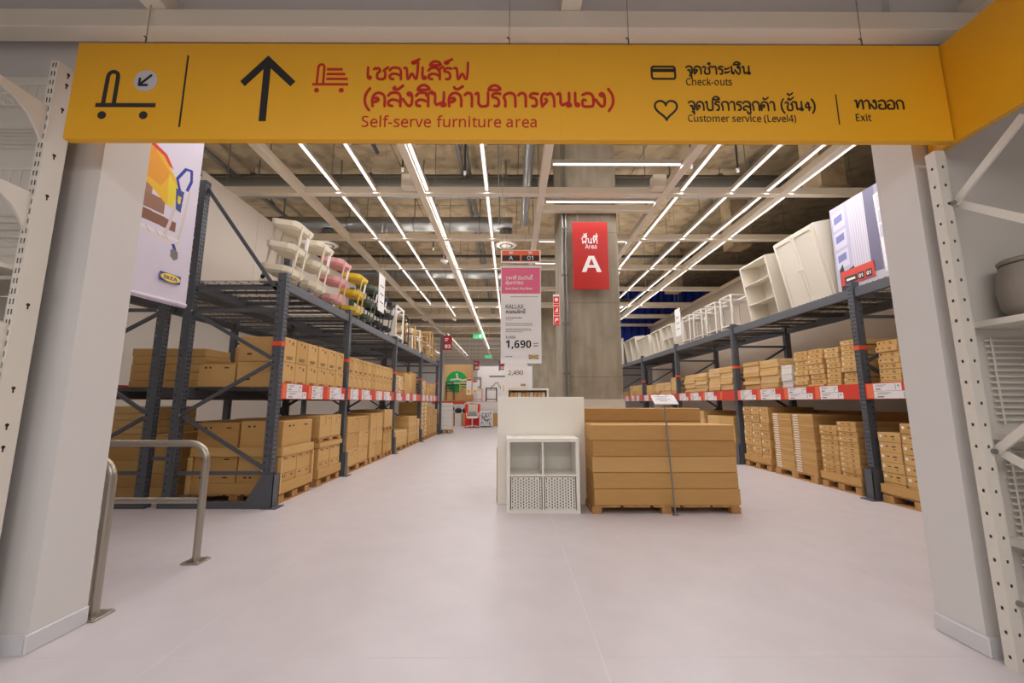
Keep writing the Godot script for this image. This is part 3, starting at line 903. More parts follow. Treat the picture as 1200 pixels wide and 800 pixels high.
	for q in [[-0.75, -6.3, 0], [2.9, -6.1, 1], [3.7, -6.2, 2], [0.05, -3.7, 3], [-1.75, -6.2, 4], [-1.9, -9.7, 5]]:
		var t := thing("sprinkler_drop", "sprinkler head on a thin drop pipe, %s" % ["above the price board", "right of the column", "by the third light line", "with red body above the yellow sign", "by the second light line", "over the far carts"][q[2]], "sprinkler", Vector3(q[0], 4.9, q[1]))
		obj(t, "drop_pipe", MB.new().tube([Vector3(0, 0, 0), Vector3(0, SLAB - 4.9, 0)], 0.016, 8).mesh(), M.pipe_black)
		obj(t, "head", MB.new().lathe(Vector3.ZERO, [[0.0, -0.06], [0.022, -0.045], [0.018, 0.0], [0.03, 0.012], [0.0, 0.02]], 10).mesh(), M.sign_red if q[2] == 3 else M.metal_white)
	# small concrete stub columns between the slab and the grid, right side
	for q in [[5.2, -6.35, "nearest"], [5.15, -8.9, "second"], [5.2, -12.7, "third"]]:
		tag(obj(self, "downstand", boxm(Vector3(0.42, SLAB - 4.6, 0.42), 0.01), M.slab_concrete, Vector3(q[0], 4.6 + (SLAB - 4.6) / 2, q[1])), "short concrete downstand under the slab above the right rack, %s of three" % q[2], "concrete downstand")


func duct(label: String, a: Vector3, b: Vector3, r: float, m: Material) -> void:
	var t := thing("air_duct", label, "air duct", a)
	obj(t, "tube", MB.new().tube([Vector3.ZERO, b - a], r, 18).mesh(), m)
	var n := int((b - a).length() / 1.5)
	for k in n:
		var c := (b - a) * (k + 0.5) / n
		obj(t, "seam_ring", MB.new().tube([c - Vector3(0.015, 0, 0), c + Vector3(0.015, 0, 0)], r + 0.008, 18).mesh(), M.galvanised_dull)
		obj(t, "strap", boxm(Vector3(0.02, SLAB - a.y - r, 0.02)), M.galvanised_dull, c + Vector3(0, r + (SLAB - a.y - r) / 2, 0))


func build_entrance() -> void:
	# ---- the long yellow sign
	var s := thing("direction_sign", "long yellow overhead sign with red Thai lettering and black arrow", "sign", Vector3(0, 2.475, -1.94))
	obj(s, "panel", MB.new().bevel(Vector3(0.0, 0.275, 0.0), Vector3(4.54, 0.55, 0.04), 0.003).mesh(), M.sign_yellow)
	obj(s, "joint", boxm(Vector3(0.003, 0.55, 0.002)), M.sign_edge, Vector3(0.26, 0.275, 0.0205))
	var z := 0.021
	var y := -2.475
	thai(s, "เซลฟ์เสิร์ฟ", -0.755, -0.21, 2.814 + y, 0.068, z, 0.0125, M.print_red)
	thai(s, "(คลังสินค้าบริการตนเอง)", -0.765, 0.545, 2.66 + y, 0.078, z, 0.0135, M.print_red)
	latin(s, "Self-serve furniture area", -0.76, 0.134, 2.543 + y, z, M.print_red, Basis(), false, 0.06)
	thai(s, "จุดชำระเงิน", 0.915, 1.258, 2.85 + y, 0.046, z, 0.0078, M.print_black)
	latin(s, "Check-outs", 0.915, 1.154, 2.785 + y, z, M.print_black, Basis(), false, 0.04)
	thai(s, "จุดบริการลูกค้า (ชั้น4)", 0.915, 1.58, 2.642 + y, 0.05, z, 0.0078, M.print_black)
	latin(s, "Customer service (Level4)", 0.912, 1.468, 2.577 + y, z, M.print_black, Basis(), false, 0.038)
	thai(s, "ทางออก", 1.778, 2.037, 2.652 + y, 0.05, z, 0.0078, M.print_black)
	latin(s, "Exit", 1.778, 1.857, 2.583 + y, z, M.print_black, Basis(), false, 0.04)
	var T := Transform3D(Basis(), Vector3(0, y, z - 0.001))
	var ar := MB.new()
	ar.prism(rect(-1.286, 2.574, -1.25, 2.92), 0.002, T)
	ar.prism(PackedVector2Array([Vector2(-1.268, 2.95), Vector2(-1.4, 2.80), Vector2(-1.376, 2.772), Vector2(-1.268, 2.893), Vector2(-1.14, 2.772), Vector2(-1.116, 2.80)]), 0.0021, T)
	obj(s, "arrow", ar.mesh(), M.print_black)
	obj(s, "divider", MB.new().prism(rect(-1.6905, 2.54, -1.6825, 2.95), 0.002, T).prism(rect(1.686, 2.564, 1.691, 2.734), 0.002, T).mesh(), M.print_black)
	var ic := MB.new()
	cart_icon(ic, Vector2(-2.128, 2.605), 0.306, 0.022, T, false)
	obj(s, "cart_icon", ic.mesh(), M.sign_dark)
	var rc := MB.new()
	cart_icon(rc, Vector2(-1.027, 2.75), 0.185, 0.013, T, true)
	obj(s, "cart_icon", rc.mesh(), M.print_red)
	var st := obj(s, "sticker", MB.new().prism(disc(0.06, 0, 28), 0.003, Transform3D(Basis(), Vector3(-1.889, 2.8 + y, z - 0.001))).mesh(), M.sticker_silver)
	var sa := MB.new()
	strokes(sa, [[Vector2(-1.862, 2.83), Vector2(-1.918, 2.774)], [Vector2(-1.918, 2.812), Vector2(-1.918, 2.774), Vector2(-1.878, 2.774)]], 0.011, 0.002, Transform3D(Basis(), Vector3(0, y, z + 0.002)))
	obj(st, "arrow", sa.mesh(), M.print_black)
	var cd := MB.new()
	strokes(cd, [[Vector2(0.745, 2.822), Vector2(0.855, 2.822), Vector2(0.86, 2.83), Vector2(0.86, 2.885), Vector2(0.853, 2.893), Vector2(0.745, 2.893), Vector2(0.738, 2.885), Vector2(0.738, 2.83), Vector2(0.745, 2.822)], [Vector2(0.738, 2.867), Vector2(0.86, 2.867)], [Vector2(0.738, 2.875), Vector2(0.86, 2.875)]], 0.01, 0.002, T)
	obj(s, "card_icon", cd.mesh(), M.print_black)
	var ht := MB.new()
	var hp := []
	for k in 33:
		var a := TAU * k / 32
		hp.append(Vector2(0.802 + 0.0036 * 16 * pow(sin(a), 3), 2.65 + 0.0038 * (13 * cos(a) - 5 * cos(2 * a) - 2 * cos(3 * a) - cos(4 * a))))
	strokes(ht, [hp], 0.01, 0.002, T)
	obj(s, "heart_icon", ht.mesh(), M.print_black)
	# ---- the second sign, running towards the camera
	var s2 := thing("side_sign", "plain yellow overhead sign running from the long sign towards the camera", "sign", Vector3(2.275, 2.475, -2.06))
	obj(s2, "panel", MB.new().bevel(Vector3(0.022, 0.275, 0.93), Vector3(0.04, 0.55, 1.86), 0.003).mesh(), M.sign_yellow)
	# ---- suspension wires
	for q in [[-1.94, 1], [-0.006, 2], [0.631, 3], [1.882, 4]]:
		var h := thing("sign_hanger", "thin steel wire with hook holding up the yellow sign, %s from left" % ordinal(q[1]), "wire", Vector3(q[0], 3.025, -1.94), 0, "sign wires")
		obj(h, "wire", MB.new().tube([Vector3(0, 0.05, 0), Vector3(0.004, 0.82, 0)], 0.0022, 6).mesh(), M.galvanised)
		obj(h, "hook", MB.new().tube([Vector3(0, 0, 0), Vector3(0, 0.05, 0), Vector3(-0.012, 0.06, 0)], 0.004, 6).mesh(), M.galvanised_dull)
	# ---- stainless hoop barriers left of the opening
	for q in [[-2.27, -2.44, "nearer steel hoop barrier with curved top beside the white pillar"], [-2.3, -3.22, "farther steel hoop barrier with a middle rail, in front of the racks"]]:
		var t := thing("hoop_barrier", q[2], "barrier", Vector3(q[0], 0, q[1]), 0, "steel hoop barriers")
		var R := 0.13
		var Y := 0.845
		var pts := [Vector3(0, 0.004, 0), Vector3(0, Y - R, 0)]
		for k in range(1, 8): pts.append(Vector3(-R + R * cos(PI / 2 * k / 8), Y - R + R * sin(PI / 2 * k / 8), 0))
		pts.append(Vector3(-R, Y, 0)); pts.append(Vector3(-1.5 + R, Y, 0))
		for k in range(1, 8): pts.append(Vector3(-1.5 + R - R * sin(PI / 2 * k / 8), Y - R + R * cos(PI / 2 * k / 8), 0))
		pts.append(Vector3(-1.5, Y - R, 0)); pts.append(Vector3(-1.5, 0.004, 0))
		obj(t, "hoop", MB.new().tube(pts, 0.025, 16).mesh(), M.steel_satin)
		obj(t, "middle_rail", MB.new().tube([Vector3(-0.02, 0.43, 0), Vector3(-1.48, 0.43, 0)], 0.021, 14).mesh(), M.steel_satin)
		for xx in [0.0, -1.5]:
			var f := obj(t, "foot_plate", boxm(Vector3(0.13, 0.012, 0.13), 0.003), M.steel_satin, Vector3(xx, 0.006, 0))
			for c in [[-1, -1], [-1, 1], [1, -1], [1, 1]]:
				obj(f, "bolt", MB.new().tube([Vector3(0.048 * c[0], 0.004, 0.048 * c[1]), Vector3(0.048 * c[0], 0.014, 0.048 * c[1])], 0.008, 8).mesh(), M.bolt)
	build_left_shelf()
	build_right_frame()


func cart_icon(b: MB, o: Vector2, w: float, t: float, T: Transform3D, loaded: bool) -> void:
	b.prism(rect(o.x, o.y + w * 0.15, o.x + w, o.y + w * 0.15 + t), 0.002, T)
	for q in [0.13, 0.82]:
		var p := PackedVector2Array()
		for v2 in disc(w * 0.07, 0, 16): p.append(v2 + o + Vector2(w * q, 0))
		b.prism(p, 0.002, T)
	var u := []
	for k in 9: u.append(o + Vector2(w * 0.22 - w * 0.085 * cos(PI * k / 8), w * 0.72 + w * 0.09 * sin(PI * k / 8)))
	u.push_front(o + Vector2(w * 0.12, w * 0.2)); u.append(o + Vector2(w * 0.3, w * 0.2))
	strokes(b, [u], t * 0.9, 0.002, T)
	if loaded:
		for k in 3: b.prism(rect(o.x + w * 0.38, o.y + w * (0.32 + 0.15 * k), o.x + w * [0.98, 0.9, 0.82][k], o.y + w * (0.32 + 0.15 * k) + t), 0.002, T)


func build_left_shelf() -> void:
	# white shelving against the wall, left of the opening
	var t := thing("wall_shelving", "white metal shelving with slotted upright and wire shelves left of the opening", "shelving", Vector3(-2.35, 0, -2.0))
	var u := MB.new()
	u.punched(Vector3(-0.02, 0, 0.1), Vector3.RIGHT, Vector3.UP, 0.04, 2.9, 0.05, [[0.012, 0.0035, 0.013], [0.027, 0.0035, 0.013]])
	u.strip(Vector3(0.02, 0, 0.1), Vector3.FORWARD, Vector3.UP, 0, 0.1, 0, 2.9, Vector3.RIGHT)
	u.strip(Vector3(-0.02, 0, 0.0), Vector3.BACK, Vector3.UP, 0, 0.1, 0, 2.9, Vector3.LEFT)
	u.strip(Vector3(-0.02, 2.9, 0.1), Vector3.RIGHT, Vector3.FORWARD, 0, 0.04, 0, 0.1, Vector3.UP)
	obj(t, "upright", u.mesh(), M.shelf_white)
	obj(t, "upright", u.mesh(), M.shelf_white, Vector3(-1.2, 0, 0))
	for yy in [2.86, 2.8, 2.66, 2.4, 2.18, 1.62, 1.22, 1.05, 0.95, 0.5]:
		obj(t, "key_hole", MB.new().tube([Vector3(0.0198, yy, 0.05), Vector3(0.0212, yy, 0.05)], 0.008, 10).box(Vector3(0.0205, yy - 0.012, 0.05), Vector3(0.0014, 0.02, 0.006)).mesh(), M.print_black)
	obj(t, "back_panel", MB.new().span(Vector3(-1.2, 0.1, -0.06), Vector3(-0.05, 2.93, -0.045)).mesh(), M.shelf_white)
	for yy in [2.62, 2.15, 1.5]:
		for xx in [0.0, -1.2]:
			var br := PackedVector2Array([Vector2(0.0, 0.02), Vector2(0.42, 0.024), Vector2(0.42, 0.004), Vector2(0.24, -0.004), Vector2(0.14, -0.03), Vector2(0.07, -0.075), Vector2(0.03, -0.13), Vector2(0.0, -0.18)])
			obj(t, "bracket", MB.new().prism(br, 0.012, Transform3D(Basis(Vector3.BACK, Vector3.UP, Vector3.LEFT), Vector3(xx + 0.006, yy, 0.1))).mesh(), M.shelf_white)
		var w := MB.new()
		for k in 24: w.box(Vector3(-1.18 + k * 0.05, yy + 0.03, 0.29), Vector3(0.004, 0.004, 0.42))
		for k in 6: w.box(Vector3(-0.6, yy + 0.026, 0.1 + k * 0.08), Vector3(1.18, 0.005, 0.005))
		for k in 24: w.box(Vector3(-1.18 + k * 0.05, yy + 0.09, 0.09), Vector3(0.004, 0.12, 0.004))
		w.box(Vector3(-0.6, yy + 0.15, 0.09), Vector3(1.18, 0.006, 0.006))
		obj(t, "wire_shelf", w.mesh(), M.shelf_white)
	obj(t, "shelf_front", MB.new().span(Vector3(-1.2, 1.78, 0.0), Vector3(-0.022, 1.8, 0.3)).mesh(), M.shelf_white)
	for k in 2:
		tag(obj(self, "storage_box", boxm(Vector3(0.56, 0.22, 0.32), 0.008), M.lacquer_white, Vector3(-2.67 - k * 0.59, 1.65, -1.68)), "white storage box on the slotted shelving, %s the upright" % ["right beside", "one box away from"][k], "storage box", "white boxes on the wall shelving")


func build_right_frame() -> void:
	# white perforated rack frame right of the opening, its side braced towards the camera
	var t := thing("white_rack", "white perforated steel rack frame with diagonal braces right of the opening", "rack", Vector3(2.19, 0, -1.95))
	var u := MB.new()
	var H := 2.44
	u.punched(Vector3(0, 0, -0.05), Vector3.BACK, Vector3.UP, 0.05, H, 0.1, [[0.025, 0.005, 0.007]])
	u.punched(Vector3(0, 0, 0), Vector3.RIGHT, Vector3.UP, 0.05, H, 0.1, [[0.03, 0.005, 0.007]])
	u.strip(Vector3(0.05, 0, 0), Vector3.FORWARD, Vector3.UP, 0, 0.03, 0, H, Vector3.RIGHT)
	u.punched(Vector3(0.05, 0, -0.03), Vector3.RIGHT, Vector3.UP, 0.04, H, 0.1, [[0.02, 0.004, 0.006]])
	u.strip(Vector3(0.09, 0, -0.03), Vector3.FORWARD, Vector3.UP, 0, 0.02, 0, H, Vector3.RIGHT)
	u.strip(Vector3(0.09, 0, -0.05), Vector3.LEFT, Vector3.UP, 0, 0.09, 0, H, Vector3.FORWARD)
	obj(t, "upright", u.mesh(), M.shelf_white)
	obj(t, "upright", u.mesh(), M.shelf_white, Vector3(0, 0, 1.2))
	for q in [[2.15, 2.4, 0.32, 0.0], [2.15, 1.22, 1.16, 0.014], [0.93, 1.95, 1.16, 0.0], [0.93, 0.28, 1.16, 0.014], [0.28, 0.28, 1.16, 0.0]]:
		obj(t, "brace", MB.new().bar(Vector3(0.062 + q[3], q[0], 0.0), Vector3(0.062 + q[3], q[1], q[2]), 0.012, 0.036).mesh(), M.shelf_white)
	for yy in [2.15, 0.93, 0.28]:
		obj(t, "bolt", MB.new().tube([Vector3(0.045, yy, 0.0), Vector3(0.045, yy, 0.014)], 0.012, 8).mesh(), M.galvanised)
	obj(t, "back_panel", MB.new().span(Vector3(0.15, 0.05, -0.1), Vector3(2.4, 3.1, -0.085)).mesh(), M.wall_grey)
	for yy in [1.52, 0.98, 0.5]:
		obj(t, "shelf_board", MB.new().span(Vector3(0.12, yy, -0.08), Vector3(2.4, yy + 0.03, 0.5)).mesh(), M.shelf_white)
		var w := MB.new()
		for k in 14: w.box(Vector3(1.28, yy - 0.06 - k * 0.03, -0.07), Vector3(2.2, 0.008, 0.008))
		for k in 12: w.box(Vector3(0.2 + k * 0.2, yy - 0.26, -0.062), Vector3(0.006, 0.42, 0.006))
		obj(t, "wire_panel", w.mesh(), M.shelf_white)
	var b := thing("round_basket", "round grey basket on the white rack right of the opening", "basket", Vector3(2.5, 1.553, -1.88))
	obj(b, "bowl", MB.new().lathe(Vector3.ZERO, [[0.0, 0.0], [0.09, 0.0], [0.125, 0.05], [0.135, 0.15], [0.115, 0.25], [0.1, 0.27], [0.09, 0.25], [0.1, 0.06], [0.0, 0.03]], 24).mesh(), M.basket_grey)
	obj(b, "rim", MB.new().lathe(Vector3.ZERO, [[0.095, 0.265], [0.115, 0.26], [0.12, 0.275], [0.11, 0.285], [0.095, 0.275]], 24).mesh(), M.basket_grey)
	for q in [[2.5, 0.533, 0.0], [2.86, 0.533, 0.0]]:
		var p := thing("plastic_tub", "pale clear plastic tub on the lower white rack shelf, %s" % ("nearest the upright" if q[0] < 2.7 else "second from the upright"), "tub", Vector3(q[0], q[1], -1.8))
		obj(p, "tub", MB.new().lathe(Vector3.ZERO, [[0.0, 0.0], [0.11, 0.0], [0.15, 0.2], [0.16, 0.2], [0.165, 0.215], [0.155, 0.22], [0.14, 0.2], [0.1, 0.01], [0.0, 0.01]], 20).mesh(), M.plastic_clear)
		obj(p, "lid", MB.new().lathe(Vector3.ZERO, [[0.0, 0.235], [0.14, 0.23], [0.165, 0.222], [0.165, 0.214], [0.0, 0.214]], 20).mesh(), M.metal_white)


# ------------------------------------------------------------------ left racks
func build_left_rack() -> void:
	rack("pallet_rack", "long dark steel pallet rack along the left of the aisle, carts on top", -2.66, -3.84, [-4.78, -6.76, -9.58, -12.42, -15.3], {"back_top": 3.86, "all_tall": true})
	rack("pallet_rack", "dark steel pallet rack standing back to back behind the left aisle rack", -5.2, -4.04, [-4.78, -7.6, -10.4, -13.2], {})
	tag(obj(self, "frame_spacer", MB.new().bar(Vector3(-3.86, 0.53, -4.78), Vector3(-4.02, 0.53, -4.78), 0.03, 0.035).mesh(), M.rack_steel), "short steel bar joining the two left rack frames near the floor", "bar")
	# white board wall standing on the rear of the rack top
	var bw := thing("board_wall", "tall white board wall behind the carts on the left rack", "board wall", Vector3(-3.9, 2.62, -4.86))
	for k in 9:
		obj(bw, "panel", boxm(Vector3(0.02, 1.44, 1.155), 0.002), M.panel_white, Vector3(0, 0.72, -0.58 - 1.16 * k))
	var P := "upper left rack"
	stack({"fx": 1.0, "xf": -2.7, "z0": -4.88, "z1": -6.68, "y0": 1.335, "h": 0.3, "rows": 2, "cols": 6, "depth": 0.54, "style": "print", "word": "tall brown carton", "place": "near bay, " + P})
	stack({"fx": 1.0, "xf": -3.27, "z0": -4.9, "z1": -5.5, "y0": 1.335, "h": 0.27, "rows": 1, "cols": 1, "depth": 0.44, "style": "corner", "word": "plain square carton behind the tall printed cartons", "place": "end of left rack"})
	stack({"fx": 1.0, "xf": -3.27, "z0": -5.55, "z1": -6.65, "y0": 1.335, "h": 0.28, "rows": 2, "cols": 2, "depth": 0.46, "style": "plain", "word": "plain carton in the rear row", "place": "near bay, " + P})
	stack({"fx": 1.0, "xf": -2.7, "z0": -6.86, "z1": -9.48, "y0": 1.335, "h": 0.29, "rows": 2, "cols": 11, "depth": 0.54, "style": "print", "word": "tall brown carton", "place": "second bay, " + P})
	stack({"called": "flat_carton", "fx": 1.0, "xf": -2.72, "z0": -9.72, "z1": -10.6, "y0": 1.335, "h": 0.058, "rows": 8, "cols": 2, "depth": 0.6, "style": "label_end", "kraft": ["kraft4"], "jitter": 0.02, "word": "pale thin carton", "place": "third bay, " + P})
	stack({"fx": 1.0, "xf": -2.74, "z0": -10.7, "z1": -11.5, "y0": 1.335, "h": 0.19, "rows": 3, "cols": 2, "style": "plain", "kraft": ["kraft2", "kraft0"], "word": "upright carton", "place": "third bay, " + P})
	stack({"fx": 1.0, "xf": -2.8, "z0": -11.55, "z1": -12.3, "y0": 1.335, "h": 0.22, "rows": 3, "cols": 1, "style": "plain", "kraft": ["kraft1"], "word": "brown carton by the upright", "place": "third bay, " + P})
	stack({"called": "flat_carton", "fx": 1.0, "xf": -2.72, "z0": -12.55, "z1": -13.4, "y0": 1.335, "h": 0.07, "rows": 7, "cols": 2, "style": "label_end", "kraft": ["kraft4"], "jitter": 0.02, "word": "pale thin carton", "place": "last bay, " + P})
	stack({"fx": 1.0, "xf": -2.72, "z0": -13.45, "z1": -15.1, "y0": 1.335, "h": 0.15, "rows": 3, "cols": 3, "style": "plain", "word": "brown carton", "place": "last bay, " + P})
	# lower level, near bay: two pallets with cardboard trays
	var q := "nearest pallet of left rack"
	pallet("wooden pallet at the near end of the left rack", Vector3(-3.18, 0, -5.31), 1.04, 0.74)
	collar("low cardboard tray under the cartons, " + q, -2.65, -4.93, -5.69, 0.11, 0.12, 1.06, "kraft1")
	stack({"fx": 1.0, "xf": -2.665, "z0": -4.945, "z1": -5.675, "y0": 0.12, "h": 0.205, "rows": 2, "cols": 2, "depth": 0.5, "style": "corner", "word": "brown carton", "place": q})
	stack({"fx": 1.0, "xf": -3.18, "z0": -4.945, "z1": -5.675, "y0": 0.12, "h": 0.205, "rows": 2, "cols": 2, "depth": 0.5, "style": "corner", "word": "rear brown carton", "place": q})
	for c in [[-2.655, -4.935, "front near"], [-2.655, -5.685, "front far"], [-3.69, -4.935, "rear near"]]:
		tag(obj(self, "corner_post", boxm(Vector3(0.05, 0.41, 0.03), 0.003), M.kraft2, Vector3(c[0] - 0.01, 0.315, c[1] + (0.008 if c[1] > -5 else -0.008))), "cardboard corner post, %s corner of %s" % [c[2], q], "corner post")
	collar("wide cardboard lid band in the middle of the load, " + q, -2.65, -4.93, -5.69, 0.53, 0.1, 1.06, "kraft0")
	stack({"fx": 1.0, "xf": -2.67, "z0": -4.95, "z1": -5.67, "y0": 0.545, "h": 0.39, "rows": 1, "cols": 1, "depth": 0.5, "style": "corner", "word": "large top carton in front", "place": q})
	stack({"fx": 1.0, "xf": -3.19, "z0": -4.95, "z1": -5.67, "y0": 0.545, "h": 0.37, "rows": 1, "cols": 1, "depth": 0.48, "style": "corner", "kraft": ["kraft3"], "word": "large top carton behind the front one", "place": q})
	q = "second pallet of left rack"
	pallet("wooden pallet next to the first floor guard gap of the left rack", Vector3(-3.18, 0, -6.26), 1.04, 0.74)
	collar("low cardboard tray, " + q, -2.65, -5.88, -6.64, 0.11, 0.12, 1.06, "kraft1")
	stack({"fx": 1.0, "xf": -2.665, "z0": -5.895, "z1": -6.625, "y0": 0.12, "h": 0.2, "rows": 2, "cols": 2, "depth": 0.6, "style": "corner", "word": "brown carton", "place": q})
	collar("cardboard lid band, " + q, -2.65, -5.88, -6.64, 0.525, 0.06, 1.06, "kraft0")
	pallet("wooden pallet carried on top of the second load of the left rack", Vector3(-3.18, 0.585, -6.26), 1.04, 0.74, 0.07)
	stack({"fx": 1.0, "xf": -2.665, "z0": -5.89, "z1": -6.63, "y0": 0.657, "h": 0.31, "rows": 1, "cols": 2, "depth": 0.6, "style": "tape", "word": "top carton", "place": q})
	# lower level, further bays
	var far := [[-6.88, -7.9, 3, 2, 0.265, "tape", "third"], [-8.0, -8.76, 3, 2, 0.275, "tape", "fourth"], [-8.86, -9.47, 2, 2, 0.22, "corner", "fifth"], [-9.74, -10.85, 5, 1, 0.072, "plain", "sixth"], [-11.0, -11.95, 8, 1, 0.083, "plain", "seventh"], [-12.0, -12.3, 6, 1, 0.095, "plain", "eighth"], [-12.55, -13.5, 9, 2, 0.116, "label_end", "ninth"], [-13.6, -14.4, 3, 2, 0.3, "corner", "tenth"], [-14.5, -15.2, 4, 1, 0.2, "plain", "eleventh"]]
	for f in far:
		q = "%s pallet of left rack" % f[6]
		pallet("wooden pallet, %s along the left rack from the camera" % f[6], Vector3(-3.1, 0, (f[0] + f[1]) / 2), 0.9, absf(f[0] - f[1]))
		stack({"called": "flat_carton" if f[4] < 0.11 else "carton", "fx": 1.0, "xf": -2.66, "z0": f[0], "z1": f[1], "y0": 0.112, "h": f[4], "rows": f[2], "cols": f[3], "depth": 0.7, "style": f[5], "kraft": ["kraft2", "kraft0"] if f[4] < 0.11 else ["kraft0", "kraft1"], "word": "brown carton", "place": q})
	pallet("wooden pallet riding on the fifth load of the left rack", Vector3(-3.1, 0.555, -9.165), 0.9, 0.6, 0.08)
	stack({"fx": 1.0, "xf": -2.66, "z0": -8.86, "z1": -9.47, "y0": 0.637, "h": 0.36, "rows": 1, "cols": 2, "depth": 0.7, "style": "plain", "word": "tall top carton", "place": "fifth pallet of left rack"})
	# rear rack
	for k in 5:
		carton("flat_carton", "long flat carton on the rear left rack, %s layer up" % ordinal(k + 1), Vector3(1.0, 0.107, 0.5), Vector3(-4.655 + rng.randf_range(-0.01, 0.01), 1.335 + k * 0.11, -5.85), -1.0, "kraft0", "plain", "long flat cartons on the rear left rack")
	for k in 3:
		carton("carton", "brown carton on the rear left rack shelf, %s back behind the long flat ones" % ordinal(k + 1), Vector3(0.95, 0.4 + 0.07 * (k % 2), 0.5), Vector3(-4.66, 1.335, -6.5 - k * 0.54 - (0.5 if k > 1 else 0.0)), -1.0, "kraft3", "plain", "cartons on the rear left rack")
	for k in 5:
		carton("carton", "long carton on the floor of the rear left rack, %s layer up" % ordinal(k + 1), Vector3(1.08, 0.153, 0.6), Vector3(-4.66 + rng.randf_range(-0.01, 0.01), 0.0 + k * 0.155, -5.4), -1.0, "kraft1" if k % 2 else "kraft0", "tape", "long cartons at the foot of the rear left rack")
	for k in 4:
		carton("flat_carton", "flat carton with white dots on the rear left rack load, %s layer up" % ordinal(k + 1), Vector3(0.9, 0.08, 0.6), Vector3(-4.72, 0.776 + k * 0.082, -5.4), -1.0, "kraft2", "plain", "flat cartons on the rear left floor load")
	for k in 3:
		carton("carton", "brown floor carton deep in the rear left rack, %s from the camera" % ordinal(k + 1), Vector3(1.0, 0.85, 0.7), Vector3(-4.62, 0.0, -6.3 - 0.8 * k - (0.25 if k > 1 else 0.0)), -1.0, "kraft3", "plain", "deep cartons in the rear left rack")
	build_banner()
	build_carts()


var remap := Transform2D()


func ipoly(im: Image, pts: Array, c: Color) -> void:
	var poly := PackedVector2Array()
	var lo := Vector2(1e9, 1e9)
	var hi := Vector2(-1e9, -1e9)
	for p in pts:
		var v2 := remap * Vector2(p[0], p[1])
		v2 = Vector2(v2.x * im.get_width(), v2.y * im.get_height())
		poly.append(v2)
		lo = lo.min(v2); hi = hi.max(v2)
	for y in range(maxi(0, int(lo.y)), mini(im.get_height(), int(hi.y) + 1)):
		for x in range(maxi(0, int(lo.x)), mini(im.get_width(), int(hi.x) + 1)):
			if Geometry2D.is_point_in_polygon(Vector2(x + 0.5, y + 0.5), poly): im.set_pixel(x, y, c)


func iline(im: Image, pts: Array, w: float, c: Color) -> void:
	for k in pts.size() - 1:
		var a := Vector2(pts[k][0], pts[k][1])
		var b := Vector2(pts[k + 1][0], pts[k + 1][1])
		var asp := float(im.get_height()) / im.get_width()
		var d := Vector2(b.x - a.x, (b.y - a.y) * asp).normalized()
		var e := Vector2(-d.y, d.x / asp) * w * 0.5
		var ext := Vector2(d.x, d.y / asp) * w * 0.3
		ipoly(im, [[a.x - e.x - ext.x, a.y - e.y - ext.y], [b.x - e.x + ext.x, b.y - e.y + ext.y], [b.x + e.x + ext.x, b.y + e.y + ext.y], [a.x + e.x - ext.x, a.y + e.y - ext.y]], c)


func picture(called: String, im: Image, rough := 0.6) -> StandardMaterial3D:
	var m := mat(called, Color.WHITE, rough)
	m.albedo_texture = ImageTexture.create_from_image(im)
	return m


